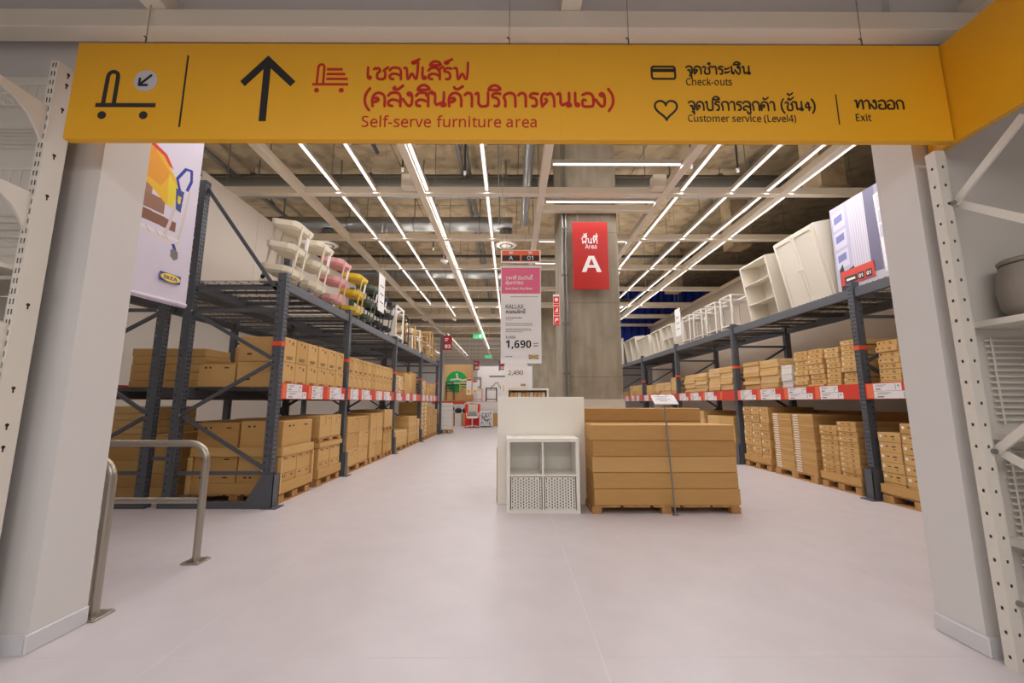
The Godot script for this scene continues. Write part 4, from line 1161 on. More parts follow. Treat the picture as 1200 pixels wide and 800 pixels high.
func build_banner() -> void:
	var A := Vector3(-3.115, 0, -2.6)
	var B := Vector3(-2.972, 0, -3.68)
	var L := A.distance_to(B)
	var im := Image.create(320, 576, false, Image.FORMAT_RGB8)
	im.fill(C(214, 206, 221))
	# print: trolley with cartons and a yellow bag, blue handles
	remap = Transform2D(Vector2(0.93, 0), Vector2(0, 0.74), Vector2(0.0, 0.2))
	ipoly(im, [[0.1, 0.47], [0.78, 0.47], [0.78, 0.56], [0.1, 0.56]], C(150, 108, 88))
	ipoly(im, [[0.1, 0.56], [0.9, 0.575], [0.9, 0.635], [0.1, 0.63]], C(134, 92, 74))
	ipoly(im, [[0.1, 0.4], [0.66, 0.4], [0.66, 0.475], [0.1, 0.475]], C(162, 118, 96))
	ipoly(im, [[0.5, 0.43], [0.6, 0.43], [0.6, 0.445], [0.5, 0.445]], C(230, 226, 226))
	ipoly(im, [[0.52, 0.2], [0.6, 0.16], [0.74, 0.19], [0.82, 0.26], [0.7, 0.24]], C(214, 60, 48))
	ipoly(im, [[0.3, 0.2], [0.5, 0.17], [0.72, 0.21], [0.84, 0.3], [0.92, 0.38], [0.9, 0.5], [0.78, 0.49], [0.62, 0.42], [0.36, 0.38]], C(226, 176, 40))
	ipoly(im, [[0.46, 0.2], [0.64, 0.2], [0.8, 0.3], [0.72, 0.4], [0.5, 0.36]], C(222, 150, 44))
	ipoly(im, [[0.78, 0.3], [0.92, 0.38], [0.9, 0.5], [0.8, 0.49]], C(222, 200, 52))
	iline(im, [[0.9, 0.36], [0.84, 0.6], [0.8, 0.7]], 0.03, C(206, 196, 192))
	iline(im, [[0.99, 0.34], [0.96, 0.56], [0.93, 0.7]], 0.025, C(206, 196, 192))
	iline(im, [[0.2, 0.665], [0.93, 0.68]], 0.03, C(226, 218, 216))
	iline(im, [[0.2, 0.695], [0.93, 0.71]], 0.025, C(216, 206, 204))
	for k in 8: iline(im, [[0.24 + k * 0.08, 0.665], [0.28 + k * 0.08, 0.695]], 0.012, C(196, 186, 184))
	iline(im, [[0.9, 0.37], [0.86, 0.3], [0.93, 0.21], [0.985, 0.2], [0.995, 0.27], [0.965, 0.34]], 0.026, C(36, 52, 150))
	iline(im, [[0.56, 0.13], [0.6, 0.05], [0.66, 0.06], [0.68, 0.11], [0.62, 0.16]], 0.026, C(36, 52, 150))
	ipoly(im, [[0.86, 0.36], [0.94, 0.36], [0.93, 0.5], [0.88, 0.49]], C(60, 74, 140))
	ipoly(im, [[0.885, 0.4], [0.92, 0.4], [0.915, 0.45], [0.89, 0.45]], C(220, 190, 60))
	iline(im, [[0.9, 0.715], [0.92, 0.745]], 0.03, C(36, 52, 150))
	ipoly(im, [[0.88, 0.75], [0.91, 0.735], [0.95, 0.75], [0.955, 0.79], [0.925, 0.81], [0.885, 0.79]], C(120, 116, 118))
	remap = Transform2D()
	var m := picture("banner_print", im, 0.75)
	var yaw := atan2(-(B.z - A.z), B.x - A.x)
	var t := thing("hanging_banner", "pale fabric banner with printed yellow bag trolley hanging behind the left pillar", "banner", (A + B) / 2 + Vector3(0, 2.0, 0), yaw)
	var cl := MB.new()
	var N := 12
	for k in N:   # a slight wave in the cloth
		var x0 := -L / 2 + L * k / N
		var x1 := -L / 2 + L * (k + 1) / N
		for s in 2:
			var zz := 0.003 if s == 0 else -0.003
			var i0 := cl.put(Vector3(x0, 0.0, zz + 0.006 * sin(k * 1.1)), Vector3(0, 0, 1 - 2 * s), Vector2(k / float(N), 1))
			cl.put(Vector3(x1, 0.0, zz + 0.006 * sin((k + 1) * 1.1)), Vector3(0, 0, 1 - 2 * s), Vector2((k + 1) / float(N), 1))
			cl.put(Vector3(x1, 1.98, zz), Vector3(0, 0, 1 - 2 * s), Vector2((k + 1) / float(N), 0))
			cl.put(Vector3(x0, 1.98, zz), Vector3(0, 0, 1 - 2 * s), Vector2(k / float(N), 0))
			cl.tri_i(i0, i0 + 1, i0 + 2); cl.tri_i(i0, i0 + 2, i0 + 3)
	obj(t, "cloth", cl.mesh(), m)
	obj(t, "hem", MB.new().tube([Vector3(-L / 2, 0.025, 0.004), Vector3(L / 2, 0.025, 0.004)], 0.018, 10).mesh(), M.banner_cloth)
	obj(t, "top_rail", MB.new().tube([Vector3(-L / 2, 1.99, 0), Vector3(L / 2, 1.99, 0)], 0.015, 10).mesh(), M.galvanised)
	for sg in [-1, 1]: obj(t, "wire", MB.new().tube([Vector3(sg * L * 0.45, 1.99, 0), Vector3(sg * L * 0.45, SLAB + 0.005 - 2.0, 0)], 0.003, 5).mesh(), M.galvanised)
	logo(t, Vector3(L * 0.335, 0.23, 0.014), 0.19)


func tray_mesh(w: float, l: float, h: float) -> Mesh:
	var key := "tray%.2f,%.2f,%.2f" % [w, l, h]
	if not cache.has(key):
		var b := MB.new()
		var ring := []
		for lv in [[0.0, -0.05], [0.03, -0.01], [h, 0.0], [h, -0.008], [0.03, -0.02]]:
			var pts := []
			for c in [[1, 1, 0], [-1, 1, 1], [-1, -1, 2], [1, -1, 3]]:
				for k in 4:
					var a: float = PI / 2 * c[2] + PI / 6 * k
					var rr := 0.06
					pts.append(Vector3(c[0] * (w / 2 + lv[1] - rr) + cos(a) * rr, lv[0], c[1] * (l / 2 + lv[1] - rr) + sin(a) * rr))
			ring.append(pts)
		for r in ring.size() - 1:
			for k in 16:
				var p0: Vector3 = ring[r][k]
				var p1: Vector3 = ring[r][(k + 1) % 16]
				var q := Vector3((p0 + p1).x, 0, (p0 + p1).z).normalized()
				if r >= 2: q = Vector3.UP if r == 2 else -q
				elif r == 0: q = (q + Vector3(0, -0.7, 0)).normalized()
				b.quad(p0, p1, ring[r + 1][(k + 1) % 16], ring[r + 1][k], q)
		for r in [0, 4]:
			var q2 := Vector3.DOWN if r == 0 else Vector3.UP
			var k0 := b.v.size()
			for p in ring[r]: b.put(p, q2)
			for k in range(1, 15): b.tri_i(k0, k0 + k, k0 + k + 1)
		cache[key] = b.mesh()
	return cache[key]


func tilt(t: Node3D, what: String, angle: float, depth: float, wide: float, fx: float) -> void:
	# goods on the rack tops lean towards the aisle on low wedges
	var base := t.position
	if absf(t.rotation.y) > 0.1: t.rotation.x = angle
	else: t.rotation.z = -fx * angle
	t.position.y += depth / 2 * sin(angle) + 0.003
	var d := depth * cos(angle) * 0.96
	var w := thing("display_wedge", "low white wedge tilting the %s towards the aisle" % what, "wedge", base, 0.0, "wedges under tilted goods")
	obj(w, "wedge", MB.new().prism(PackedVector2Array([Vector2(fx * d / 2, 0), Vector2(-fx * d / 2, 0), Vector2(-fx * d / 2, d * tan(angle) - 0.004), Vector2(fx * d / 2, 0.001)]), wide, Transform3D(Basis(), Vector3(0, 0, -wide / 2))).mesh(), M.furniture_white)


func cart(label: String, at: Vector3, m: Material, short: String) -> void:
	var t := thing("utility_cart", label, "cart", at, 0.0, "three tier carts on the left rack")
	for k in 3:
		obj(t, "tray", tray_mesh(0.36, 0.46, 0.095), m, Vector3(0, 0.1 + 0.29 * k, 0))
	for sx in [-1, 1]:
		for sz in [-1, 1]:
			obj(t, "post", boxm(Vector3(0.012, 0.64, 0.03)), m, Vector3(sx * 0.178, 0.43, sz * 0.1))
			var w := obj(t, "caster", MB.new().tube([Vector3(sx * 0.13 - 0.012, 0.028, sz * 0.18), Vector3(sx * 0.13 + 0.012, 0.028, sz * 0.18)], 0.028, 10).mesh(), M.black)
			obj(w, "fork", boxm(Vector3(0.03, 0.05, 0.02)), M.grey_plastic, Vector3(sx * 0.13, 0.075, sz * 0.18))
	obj(t, "price_tag", boxm(Vector3(0.004, 0.16, 0.07)), M.paper, Vector3(0.186, 0.58, -0.06))
	tilt(t, short, 0.14, 0.32, 0.44, 1.0)


func wire_frame_table(label: String, at: Vector3, s: Vector3, m: Material, r := 0.012, group := "") -> Node3D:
	# open cube frame with two shelves
	var t := thing("frame_table", label, "side table", at, 0.0, group)
	for sx in [-1, 1]:
		for sz in [-1, 1]:
			obj(t, "leg", boxm(Vector3(r * 2, s.y, r * 2), 0.003), m, Vector3(sx * (s.x / 2 - r), s.y / 2, sz * (s.z / 2 - r)))
	for yy in [s.y - 0.012, s.y * 0.14]:
		for sg in [-1, 1]:
			obj(t, "rail", boxm(Vector3(s.x, r * 2, r * 2), 0.003), m, Vector3(0, yy, sg * (s.z / 2 - r)))
			obj(t, "rail", boxm(Vector3(r * 2, r * 2, s.z), 0.003), m, Vector3(sg * (s.x / 2 - r), yy, 0))
	obj(t, "shelf", boxm(Vector3(s.x - 0.04, 0.018, s.z - 0.04), 0.003), m, Vector3(0, s.y * 0.84, 0))
	obj(t, "shelf", boxm(Vector3(s.x - 0.04, 0.018, s.z - 0.04), 0.003), m, Vector3(0, s.y * 0.15, 0))
	return t


func wood_chair(label: String, at: Vector3, m: Material, turn := 0.0, group := "chairs on the far end of the left rack") -> void:
	var t := thing("chair", label, "chair", at, turn, group)
	obj(t, "seat", boxm(Vector3(0.4, 0.03, 0.4), 0.008), m, Vector3(0, 0.45, 0))
	for sx in [-1, 1]:
		obj(t, "leg", MB.new().bar(Vector3(sx * 0.18, 0.44, 0.17), Vector3(sx * 0.2, 0, 0.2), 0.035, 0.035).mesh(), m)
		obj(t, "leg", MB.new().bar(Vector3(sx * 0.18, 0.9, -0.22), Vector3(sx * 0.2, 0, -0.2), 0.035, 0.035).mesh(), m)
		obj(t, "armrest", MB.new().bar(Vector3(sx * 0.2, 0.66, 0.2), Vector3(sx * 0.2, 0.68, -0.22), 0.04, 0.03).mesh(), m)
		obj(t, "arm_post", MB.new().bar(Vector3(sx * 0.2, 0.44, 0.18), Vector3(sx * 0.2, 0.66, 0.18), 0.03, 0.03).mesh(), m)
	for yy in [0.88, 0.72, 0.58]:
		obj(t, "back_slat", boxm(Vector3(0.36, 0.06, 0.02), 0.005), m, Vector3(0, yy, -0.215))


func shelf_unit(called: String, label: String, at: Vector3, s: Vector3, cols: int, rows: int, turn: float, m: Material, group := "", cat := "shelf unit") -> Node3D:
	# open box shelf: front towards local +z
	var t := thing(called, label, cat, at, turn, group)
	var th := 0.018 if s.x < 0.6 else 0.03
	obj(t, "side_panel", boxm(Vector3(th, s.y, s.z), 0.002), m, Vector3(-s.x / 2 + th / 2, s.y / 2, 0))
	obj(t, "side_panel", boxm(Vector3(th, s.y, s.z), 0.002), m, Vector3(s.x / 2 - th / 2, s.y / 2, 0))
	obj(t, "top_panel", boxm(Vector3(s.x - 2 * th, th, s.z), 0.002), m, Vector3(0, s.y - th / 2, 0))
	obj(t, "bottom_panel", boxm(Vector3(s.x - 2 * th, th, s.z), 0.002), m, Vector3(0, th / 2, 0))
	obj(t, "back_panel", boxm(Vector3(s.x - 2 * th, s.y - 2 * th, 0.006)), m, Vector3(0, s.y / 2, -s.z / 2 + 0.004))
	for k in range(1, rows):
		obj(t, "shelf", boxm(Vector3(s.x - 2 * th, 0.016, s.z - 0.01)), m, Vector3(0, s.y * k / rows, 0.002))
	for k in range(1, cols):
		obj(t, "divider", boxm(Vector3(0.016, s.y - 2 * th, s.z - 0.012)), m, Vector3(-s.x / 2 + s.x * k / cols, s.y / 2, 0.001))
	return t


func build_carts() -> void:
	var Y := 2.612
	var list := [[-5.08, "cream", "cream three tier utility cart on the left rack, the nearest one"], [-5.72, "cream", "cream three tier utility cart between the nearest cream cart and the pink one"], [-6.42, "pink", "pink three tier utility cart on top of the left rack"], [-7.22, "yellow", "yellow three tier utility cart on top of the left rack"], [-7.9, "green", "dark green three tier utility cart on top of the left rack"], [-8.5, "black", "black three tier utility cart next to the dark green cart"], [-9.1, "black", "black three tier utility cart next to the white frame shelf"]]
	for q in list:
		cart(q[2], Vector3(-2.92, Y, q[0]), M[q[1]], ["nearest cream cart", "second cream cart", "pink cart", "yellow cart", "dark green cart", "nearer black cart", "farther black cart"][list.find(q)])
	var g := "furniture on the far end of the left rack"
	var t := wire_frame_table("white open frame shelf after the black carts on the left rack", Vector3(-2.95, Y, -10.02), Vector3(0.45, 0.86, 0.7), M.lacquer_white, 0.018, g)
	obj(t, "side_board", boxm(Vector3(0.42, 0.5, 0.02)), M.lacquer_white, Vector3(0, 0.34, 0.3))
	wire_frame_table("black metal frame table between white shelf and wooden chairs", Vector3(-2.95, Y, -10.8), Vector3(0.4, 0.8, 0.45), M.black, 0.012, g)
	wood_chair("pine chair standing next to the black metal frame table", Vector3(-2.95, Y, -11.4), M.pine, 0.9)
	wood_chair("white wooden chair between two pine chairs on the left rack", Vector3(-2.95, Y, -12.05), M.lacquer_white, 1.2)
	wood_chair("pine armchair frame after the white chair on the left rack", Vector3(-2.95, Y, -13.2), M.pine, 1.3)
	wire_frame_table("pine open frame stand near the far end of the left rack", Vector3(-2.95, Y, -14.0), Vector3(0.5, 0.9, 0.5), M.pine, 0.022, g)
	wood_chair("last pine chair at the far end of the left rack", Vector3(-2.95, Y, -14.8), M.pine, 1.5)
	# hanging tall price boards over both rack tops, edge-on to the camera
	for q in [[-2.2, 2.67, -6.84, "left"], [4.05, 2.74, -9.75, "right"]]:
		var b := thing("hanging_price_board", "slim white price board hung on wires above the %s rack edge" % q[3], "price board", Vector3(q[0], q[1], q[2]), 0, "price boards hung along the racks")
		obj(b, "board", boxm(Vector3(0.012, 0.64 if q[0] < 0 else 0.66, 0.3)), M.sign_white, Vector3(0, 0.32, 0))
		for sg in [-1, 1]:
			obj(b, "wire", MB.new().tube([Vector3(0, 0.64, sg * 0.12), Vector3(0, SLAB + 0.005 - q[1], sg * 0.12)], 0.002, 5).mesh(), M.galvanised)
		for k in 3:
			obj(b, "print", boxm(Vector3(0.014, 0.02, 0.18)), M.print_grey, Vector3(0, 0.16 + 0.14 * k, 0))


# ------------------------------------------------------------------ right rack
func build_right_rack() -> void:
	rack("pallet_rack", "long dark steel pallet rack along the right wall with white furniture on top", 4.36, 5.5, [-2.5, -5.12, -8.0, -10.82, -13.65, -16.5], {})
	var U := "upper right rack"
	var fl := {"called": "flat_carton", "fx": -1.0, "depth": 0.78, "y0": 1.335}
	var up := [
		[-4.05, -4.94, 8, 3, 0.068, "black_dot", ["kraft2", "kraft0"], "flat carton with black dot", "near bay", 0.02],
		[-5.22, -5.76, 9, 2, 0.07, "dot", ["kraft2", "kraft0"], "flat carton", "stack by first upright", 0.022],
		[-5.79, -6.42, 8, 2, 0.073, "dot", ["kraft2", "kraft0"], "flat carton", "stack beside the white packs", 0.022],
		[-6.8, -7.82, 8, 2, 0.068, "plain", ["kraft2", "kraft0", "kraft4"], "flat carton", "stack beyond the white packs", 0.025],
		[-8.2, -9.2, 9, 2, 0.06, "plain", ["kraft2", "kraft4"], "flat carton", "first stack of third bay", 0.025],
		[-9.3, -10.5, 9, 2, 0.054, "plain", ["kraft2", "kraft4"], "flat carton", "second stack of third bay", 0.025],
		[-10.98, -11.36, 4, 1, 0.12, "plain", ["kraft2"], "carton", "first stack of fourth bay", 0.01],
		[-11.45, -12.65, 5, 3, 0.074, "plain", ["kraft4"], "pale carton", "middle of fourth bay", 0.02],
		[-12.75, -13.45, 1, 3, 0.35, "plain", ["kraft2", "kraft0"], "standing carton", "end of fourth bay", 0.01],
		[-13.85, -15.3, 2, 4, 0.2, "plain", ["kraft2", "kraft0"], "carton", "last bay", 0.02],
		[-15.6, -16.2, 1, 2, 0.22, "plain", ["kraft3"], "low carton", "far end of last bay", 0.01]]
	for q in up:
		var o := fl.duplicate()
		o.merge({"xf": 4.42, "z0": q[0], "z1": q[1], "rows": q[2], "cols": q[3], "h": q[4], "style": q[5], "kraft": q[6], "word": q[7], "place": "%s, %s" % [q[8], U], "jitter": q[9]}, true)
		if q[2] == 9 and q[5] == "dot": o["extra"] = [0, -1]
		stack(o)
	for k in 8:
		carton("white_pack", "flat white pack, %s layer up, between carton stacks on the upper right rack" % ordinal(k + 1), Vector3(0.7, 0.049, 0.25), Vector3(4.79 + rng.randf_range(-0.01, 0.01), 1.335 + k * 0.051, -6.6), -1.0, "wrap", "plain", "flat white packs on the right rack")
	# pallets on the floor
	var lo := [
		[-4.12, -5.02, 7, 3, 0.114, "dot", ["kraft0", "kraft1"], "first", 0.008],
		[-5.3, -5.96, 12, 2, 0.065, "dot", ["kraft0", "kraft1"], "second", 0.008],
		[-6.05, -7.0, 24, 2, 0.036, "label_end", ["kraft1", "kraft0"], "third", 0.006],
		[-7.1, -7.86, 7, 3, 0.136, "dot", ["kraft0", "kraft1"], "fourth", 0.008],
		[-8.2, -9.3, 4, 2, 0.19, "plain", ["kraft0", "kraft2"], "fifth", 0.01],
		[-9.45, -10.6, 5, 2, 0.17, "plain", ["kraft0", "kraft2"], "sixth", 0.01]]
	for q in lo:
		var p: String = q[7] + " pallet of right rack"
		pallet("wooden pallet, %s along the right rack from the camera" % q[7], Vector3(4.83, 0, (q[0] + q[1]) / 2), 0.92, absf(q[0] - q[1]))
		var tray: bool = q[7] in ["first", "second", "fourth"]
		if tray: collar("low cardboard tray, " + p, 4.37 + 0.92, q[0] + 0.005, q[1] - 0.005, 0.112, 0.1, 0.92, "kraft1")
		var o := {"called": "slim_carton" if q[2] > 20 else ("flat_carton" if q[4] < 0.1 else "carton"), "fx": -1.0, "xf": 4.385, "z0": q[0], "z1": q[1], "y0": 0.122 if tray else 0.112, "h": q[4], "rows": q[2], "cols": q[3], "depth": 0.8, "style": q[5], "kraft": q[6], "word": "brown carton" if q[2] < 20 else "slim carton", "place": p, "jitter": q[8]}
		if q[7] == "second": o["extra"] = [0, -1]
		if q[7] == "first": o["extra"] = [0, 0, -1]
		stack(o)
	for k in 4:
		carton("carton", "wide dark carton at the rear of the right rack floor, %s from the camera" % ordinal(k + 1), Vector3(0.08, 1.02, 0.86), Vector3(5.345, 0.0, -4.55 - 0.9 * k - (0.2 if k > 0 else 0.0)), -1.0, "kraft3", "plain", "cartons along the rear of the right rack")
	build_right_top()


func build_right_top() -> void:
	var Y := 2.612
	# printed room poster
	var im := Image.create(288, 360, false, Image.FORMAT_RGB8)
	im.fill(C(150, 146, 172))
	ipoly(im, [[0, 0], [0.3, 0], [0.3, 1], [0, 1]], C(190, 188, 214))
	for k in 3:
		ipoly(im, [[0.03, 0.08 + k * 0.22], [0.24, 0.06 + k * 0.22], [0.24, 0.25 + k * 0.22], [0.03, 0.27 + k * 0.22]], C(214, 214, 234))
		ipoly(im, [[0.06, 0.12 + k * 0.22], [0.2, 0.1 + k * 0.22], [0.2, 0.18 + k * 0.22], [0.06, 0.2 + k * 0.22]], C(128, 130, 190))
	ipoly(im, [[0.3, 0.0], [0.56, 0.0], [0.56, 0.86], [0.3, 0.84]], C(216, 212, 226))
	for k in 7: ipoly(im, [[0.32 + k * 0.035, 0.0], [0.335 + k * 0.035, 0.0], [0.335 + k * 0.035, 0.85], [0.32 + k * 0.035, 0.84]], C(196, 190, 210))
	ipoly(im, [[0.56, 0], [0.72, 0], [0.72, 0.88], [0.56, 0.86]], C(112, 108, 136))
	ipoly(im, [[0.0, 0.84], [1, 0.88], [1, 1], [0, 1]], C(196, 188, 196))
	ipoly(im, [[0.7, 0.1], [1, 0.06], [1, 0.9], [0.74, 0.9]], C(232, 230, 236))
	for k in 5:
		ipoly(im, [[0.735, 0.13 + k * 0.15], [1, 0.09 + k * 0.155], [1, 0.225 + k * 0.15], [0.735, 0.255 + k * 0.15]], C(196, 196, 208) if k < 3 else C(240, 240, 242))
	for k in 3: ipoly(im, [[0.8, 0.34 + k * 0.11], [0.92, 0.34 + k * 0.1], [0.92, 0.37 + k * 0.1], [0.8, 0.38 + k * 0.1]], C(50, 52, 64))
	ipoly(im, [[0.06, 0.72], [0.12, 0.66], [0.14, 0.76], [0.3, 0.72], [0.32, 0.96], [0.06, 0.98]], C(44, 44, 52))
	var m := picture("poster_print", im, 0.45)
	var t := thing("room_poster", "large printed poster of a room with white bookcase on the right rack", "poster", Vector3(4.6, Y, -5.08))
	obj(t, "board", boxm(Vector3(0.02, 1.27, 1.0)), M.sign_white, Vector3(0.012, 0.635, 0))
	obj(t, "print", MB.new().quad(Vector3(0, 0, -0.5), Vector3(0, 0, 0.5), Vector3(0, 1.27, 0.5), Vector3(0, 1.27, -0.5), Vector3.LEFT).mesh(), m)
	var lb := obj(t, "location_label", boxm(Vector3(0.008, 0.2, 0.52)), M.strip_red, Vector3(-0.006, 0.22, -0.16))
	for q in [[-0.1, 0.2], [0.06, 0.09], [0.18, 0.09]]:
		obj(lb, "black_field", boxm(Vector3(0.004, 0.09, q[1])), M.sign_dark, Vector3(-0.005, -0.035, q[0]))
	var F := Basis(Vector3.UP, -PI / 2)   # faces the aisle
	latin(lb, "01", 0.03, 0.09, -0.06, 0.0085, M.sign_white, F, true, 0.05)
	latin(lb, "01", 0.15, 0.21, -0.06, 0.0085, M.sign_white, F, true, 0.05)
	obj(lb, "print", MB.new().box(Vector3(-0.0075, -0.035, -0.1), Vector3(0.001, 0.03, 0.14)).mesh(), M.sign_white)
	# two-door white cabinet
	var c := thing("cabinet", "white two door cabinet standing on the right rack beside the poster", "cabinet", Vector3(4.86, Y, -6.15))
	obj(c, "body", MB.new().bevel(Vector3(0, 0.585, 0), Vector3(0.4, 1.17, 0.92), 0.004).mesh(), M.furniture_white)
	for sg in [-1, 1]:
		var d := obj(c, "door", MB.new().box(Vector3.ZERO, Vector3(0.012, 1.09, 0.425)).box(Vector3(-0.014, 0, 0.19), Vector3(0.018, 1.09, 0.045)).box(Vector3(-0.014, 0, -0.19), Vector3(0.018, 1.09, 0.045)).box(Vector3(-0.014, 0.52, 0), Vector3(0.018, 0.05, 0.335)).box(Vector3(-0.014, -0.52, 0), Vector3(0.018, 0.05, 0.335)).mesh(), M.furniture_white, Vector3(-0.208, 0.6, sg * 0.216))
		obj(d, "knob", MB.new().tube([Vector3(-0.01, 0, 0), Vector3(-0.035, 0, 0)], 0.012, 10).mesh(), M.metal_white, Vector3(-0.012, -0.02, -sg * 0.185))
	obj(c, "price_tag", boxm(Vector3(0.004, 0.16, 0.05)), M.paper, Vector3(-0.222, 0.28, -0.4))
	tilt(c, "two door cabinet", 0.2, 0.4, 0.9, -1.0)
	# open bookcase
	var s := shelf_unit("bookcase", "white open bookcase with three compartments beside the two door cabinet", Vector3(4.84, Y, -7.35), Vector3(0.82, 1.13, 0.36), 1, 3, -PI / 2, M.furniture_white)
	obj(s, "price_tag", boxm(Vector3(0.05, 0.14, 0.004)), M.paper, Vector3(-0.38, 0.2, 0.185))
	tilt(s, "open bookcase", 0.16, 0.36, 0.8, -1.0)
	for k in 4:
		wire_frame_table("white open metal side table on the right rack, %s from the bookcase" % ordinal(k + 1), Vector3(4.72, Y, -8.42 - 0.66 * k), Vector3(0.42, 0.74, 0.46), M.metal_white, 0.013, "white metal side tables on the right rack")
	var y2 := [[-11.75, 0.78, 0.74, 2, 2, "white cube shelf with four compartments on the right rack"], [-12.65, 0.8, 0.74, 2, 1, "white shelf with two tall compartments on the right rack"], [-13.9, 1.2, 0.74, 5, 1, "long white shelf with many narrow slots on the right rack"], [-15.4, 1.4, 0.9, 2, 1, "farthest white shelf unit on the right rack"]]
	for q in y2:
		var u := shelf_unit("shelf_unit", q[5], Vector3(4.8, Y, q[0]), Vector3(q[1], q[2], 0.38), q[3], q[4], -PI / 2, M.furniture_white, "white shelf units on the right rack")
		tilt(u, q[5].replace(" on the right rack", ""), 0.14, 0.38, q[1] - 0.02, -1.0)
	tag(obj(self, "side_panel_board", boxm(Vector3(0.03, 1.1, 1.0)), M.furniture_white, Vector3(4.55, Y + 0.55, -16.9)), "plain white board at the far end of the right rack top", "board")


# ------------------------------------------------------------------ middle of the aisle
func build_middle() -> void:
	# white 2 x 2 cube shelf
	var t := thing("cube_shelf", "white cube shelf with two open boxes above two perforated doors", "cube shelf", Vector3(0.348, 0, -4.705))
	var w := 0.775
	var h := 0.77
	var d := 0.39
	for sg in [-1, 1]:
		obj(t, "side_panel", boxm(Vector3(0.038, h - 0.076, d), 0.002), M.lacquer_white, Vector3(sg * (w / 2 - 0.019), h / 2, 0))
	obj(t, "top_panel", boxm(Vector3(w, 0.038, d), 0.002), M.lacquer_white, Vector3(0, h - 0.019, 0))
	obj(t, "bottom_panel", boxm(Vector3(w, 0.038, d), 0.002), M.lacquer_white, Vector3(0, 0.019, 0))
	obj(t, "shelf", boxm(Vector3(w - 0.076, 0.018, d - 0.004)), M.lacquer_white, Vector3(0, h / 2, -0.002))
	obj(t, "divider", boxm(Vector3(0.018, h - 0.076, d - 0.006)), M.lacquer_white, Vector3(0, h / 2, -0.003))
	for sg in [-1, 1]:
		var holes := []
		for k in 11: holes.append([0.022 + k * 0.0288, 0.0062, 0.0085, 0.0 if k % 2 == 0 else -0.0145])
		var b := MB.new().punched(Vector3(-0.166, 0.006, 0.002), Vector3.RIGHT, Vector3.UP, 0.332, 0.325, 0.029, holes)
		b.box(Vector3(0, 0.003, -0.008), Vector3(0.332, 0.006, 0.02)).box(Vector3(0, 0.329, -0.008), Vector3(0.332, 0.006, 0.02)).box(Vector3(-0.163, 0.166, -0.008), Vector3(0.006, 0.33, 0.02)).box(Vector3(0.163, 0.166, -0.008), Vector3(0.006, 0.33, 0.02))
		var bx := MB.new().box(Vector3(0, 0.166, -0.35), Vector3(0.33, 0.33, 0.006)).box(Vector3(-0.164, 0.166, -0.18), Vector3(0.004, 0.33, 0.33)).box(Vector3(0.164, 0.166, -0.18), Vector3(0.004, 0.33, 0.33)).box(Vector3(0, 0.002, -0.18), Vector3(0.33, 0.004, 0.33)).box(Vector3(0, 0.33, -0.18), Vector3(0.33, 0.004, 0.33))
		obj(t, "insert_box", bx.mesh(), M.basket_grey, Vector3(sg * 0.179, 0.041, d / 2 - 0.012))
		var dr := obj(t, "perforated_door", b.mesh(), M.lacquer_white, Vector3(sg * 0.179, 0.041, d / 2 - 0.012))
		for yy in [0.05, 0.24]:
			obj(dr, "hinge", boxm(Vector3(0.012, 0.035, 0.012), 0.003), M.lacquer_white, Vector3(-0.15, yy, 0.006))
	obj(t, "leaflet", boxm(Vector3(0.07, 0.002, 0.04)), M.paper, Vector3(-0.3, h + 0.001, -0.08))
	tag(obj(self, "display_board", boxm(Vector3(1.02, 1.215, 0.03), 0.003), M.lacquer_white, Vector3(0.362, 0.6075, -4.93)), "large plain white board standing right behind the cube shelf", "board")
	for k in 2:
		carton("carton", "tall brown carton hidden behind the large white board, %s one" % ["nearer", "farther"][k], Vector3(0.9, 0.62, 0.42), Vector3(0.29, 0, -5.2 - k * 0.5), 1.0, "kraft3", "plain", "cartons behind the white board")
	# pallet of long cartons
	pallet("wooden pallet under the long cartons in the middle of the aisle", Vector3(1.64, 0, -4.72), 1.56, 0.42, 0.085)
	for k in 5:
		for r in 1:
			carton("long_carton", "long plain brown carton on the middle pallet, %s layer up" % ordinal(k + 1), Vector3(1.54 + rng.randf_range(-0.006, 0.006), 0.163, 0.4), Vector3(1.643 + [0.012, 0.006, 0.0, 0.006, -0.006][k], 0.085 + k * 0.166, -4.71 + rng.randf_range(-0.008, 0.004)), 1.0, ["kraft1", "kraft1", "kraft0", "kraft3", "kraft1"][k], "plain", "long cartons on the middle pallet", rng.randf_range(-0.006, 0.006))
	pallet("wooden pallet behind the front stack of long cartons", Vector3(1.68, 0, -5.52), 1.5, 0.42, 0.085)
	for k in 6:
		carton("long_carton", "long carton in the rear stack by the concrete column, %s layer up" % ordinal(k + 1), Vector3(1.47, 0.163, 0.4), Vector3(1.68, 0.085 + k * 0.166, -5.5), 1.0, "kraft1" if k < 5 else "kraft3", "plain", "long cartons in the rear stack")
	# sign stand in front of the pallet
	var s := thing("sign_stand", "thin grey sign stand with tilted white card before the long cartons", "sign stand", Vector3(1.705, 0, -4.45))
	obj(s, "foot", boxm(Vector3(0.06, 0.008, 0.05), 0.002), M.galvanised, Vector3(0, 0.004, 0))
	obj(s, "pole", MB.new().tube([Vector3(0, 0.006, 0), Vector3(-0.05, 1.15, -0.02)], 0.009, 8).mesh(), M.galvanised)
	var pl := obj(s, "card_holder", boxm(Vector3(0.25, 0.16, 0.012), 0.002), M.sign_white, Vector3(-0.05, 1.18, -0.01), Basis(Vector3.RIGHT, -0.95))
	obj(pl, "card", boxm(Vector3(0.23, 0.14, 0.003)), M.paper, Vector3(0, 0, 0.007))
	for k in 4:
		obj(pl, "print", boxm(Vector3([0.14, 0.1, 0.16, 0.08][k], 0.006, 0.002)), M.print_grey, Vector3(-0.02, 0.045 - k * 0.026, 0.0085))
	build_price_board()
	build_column()


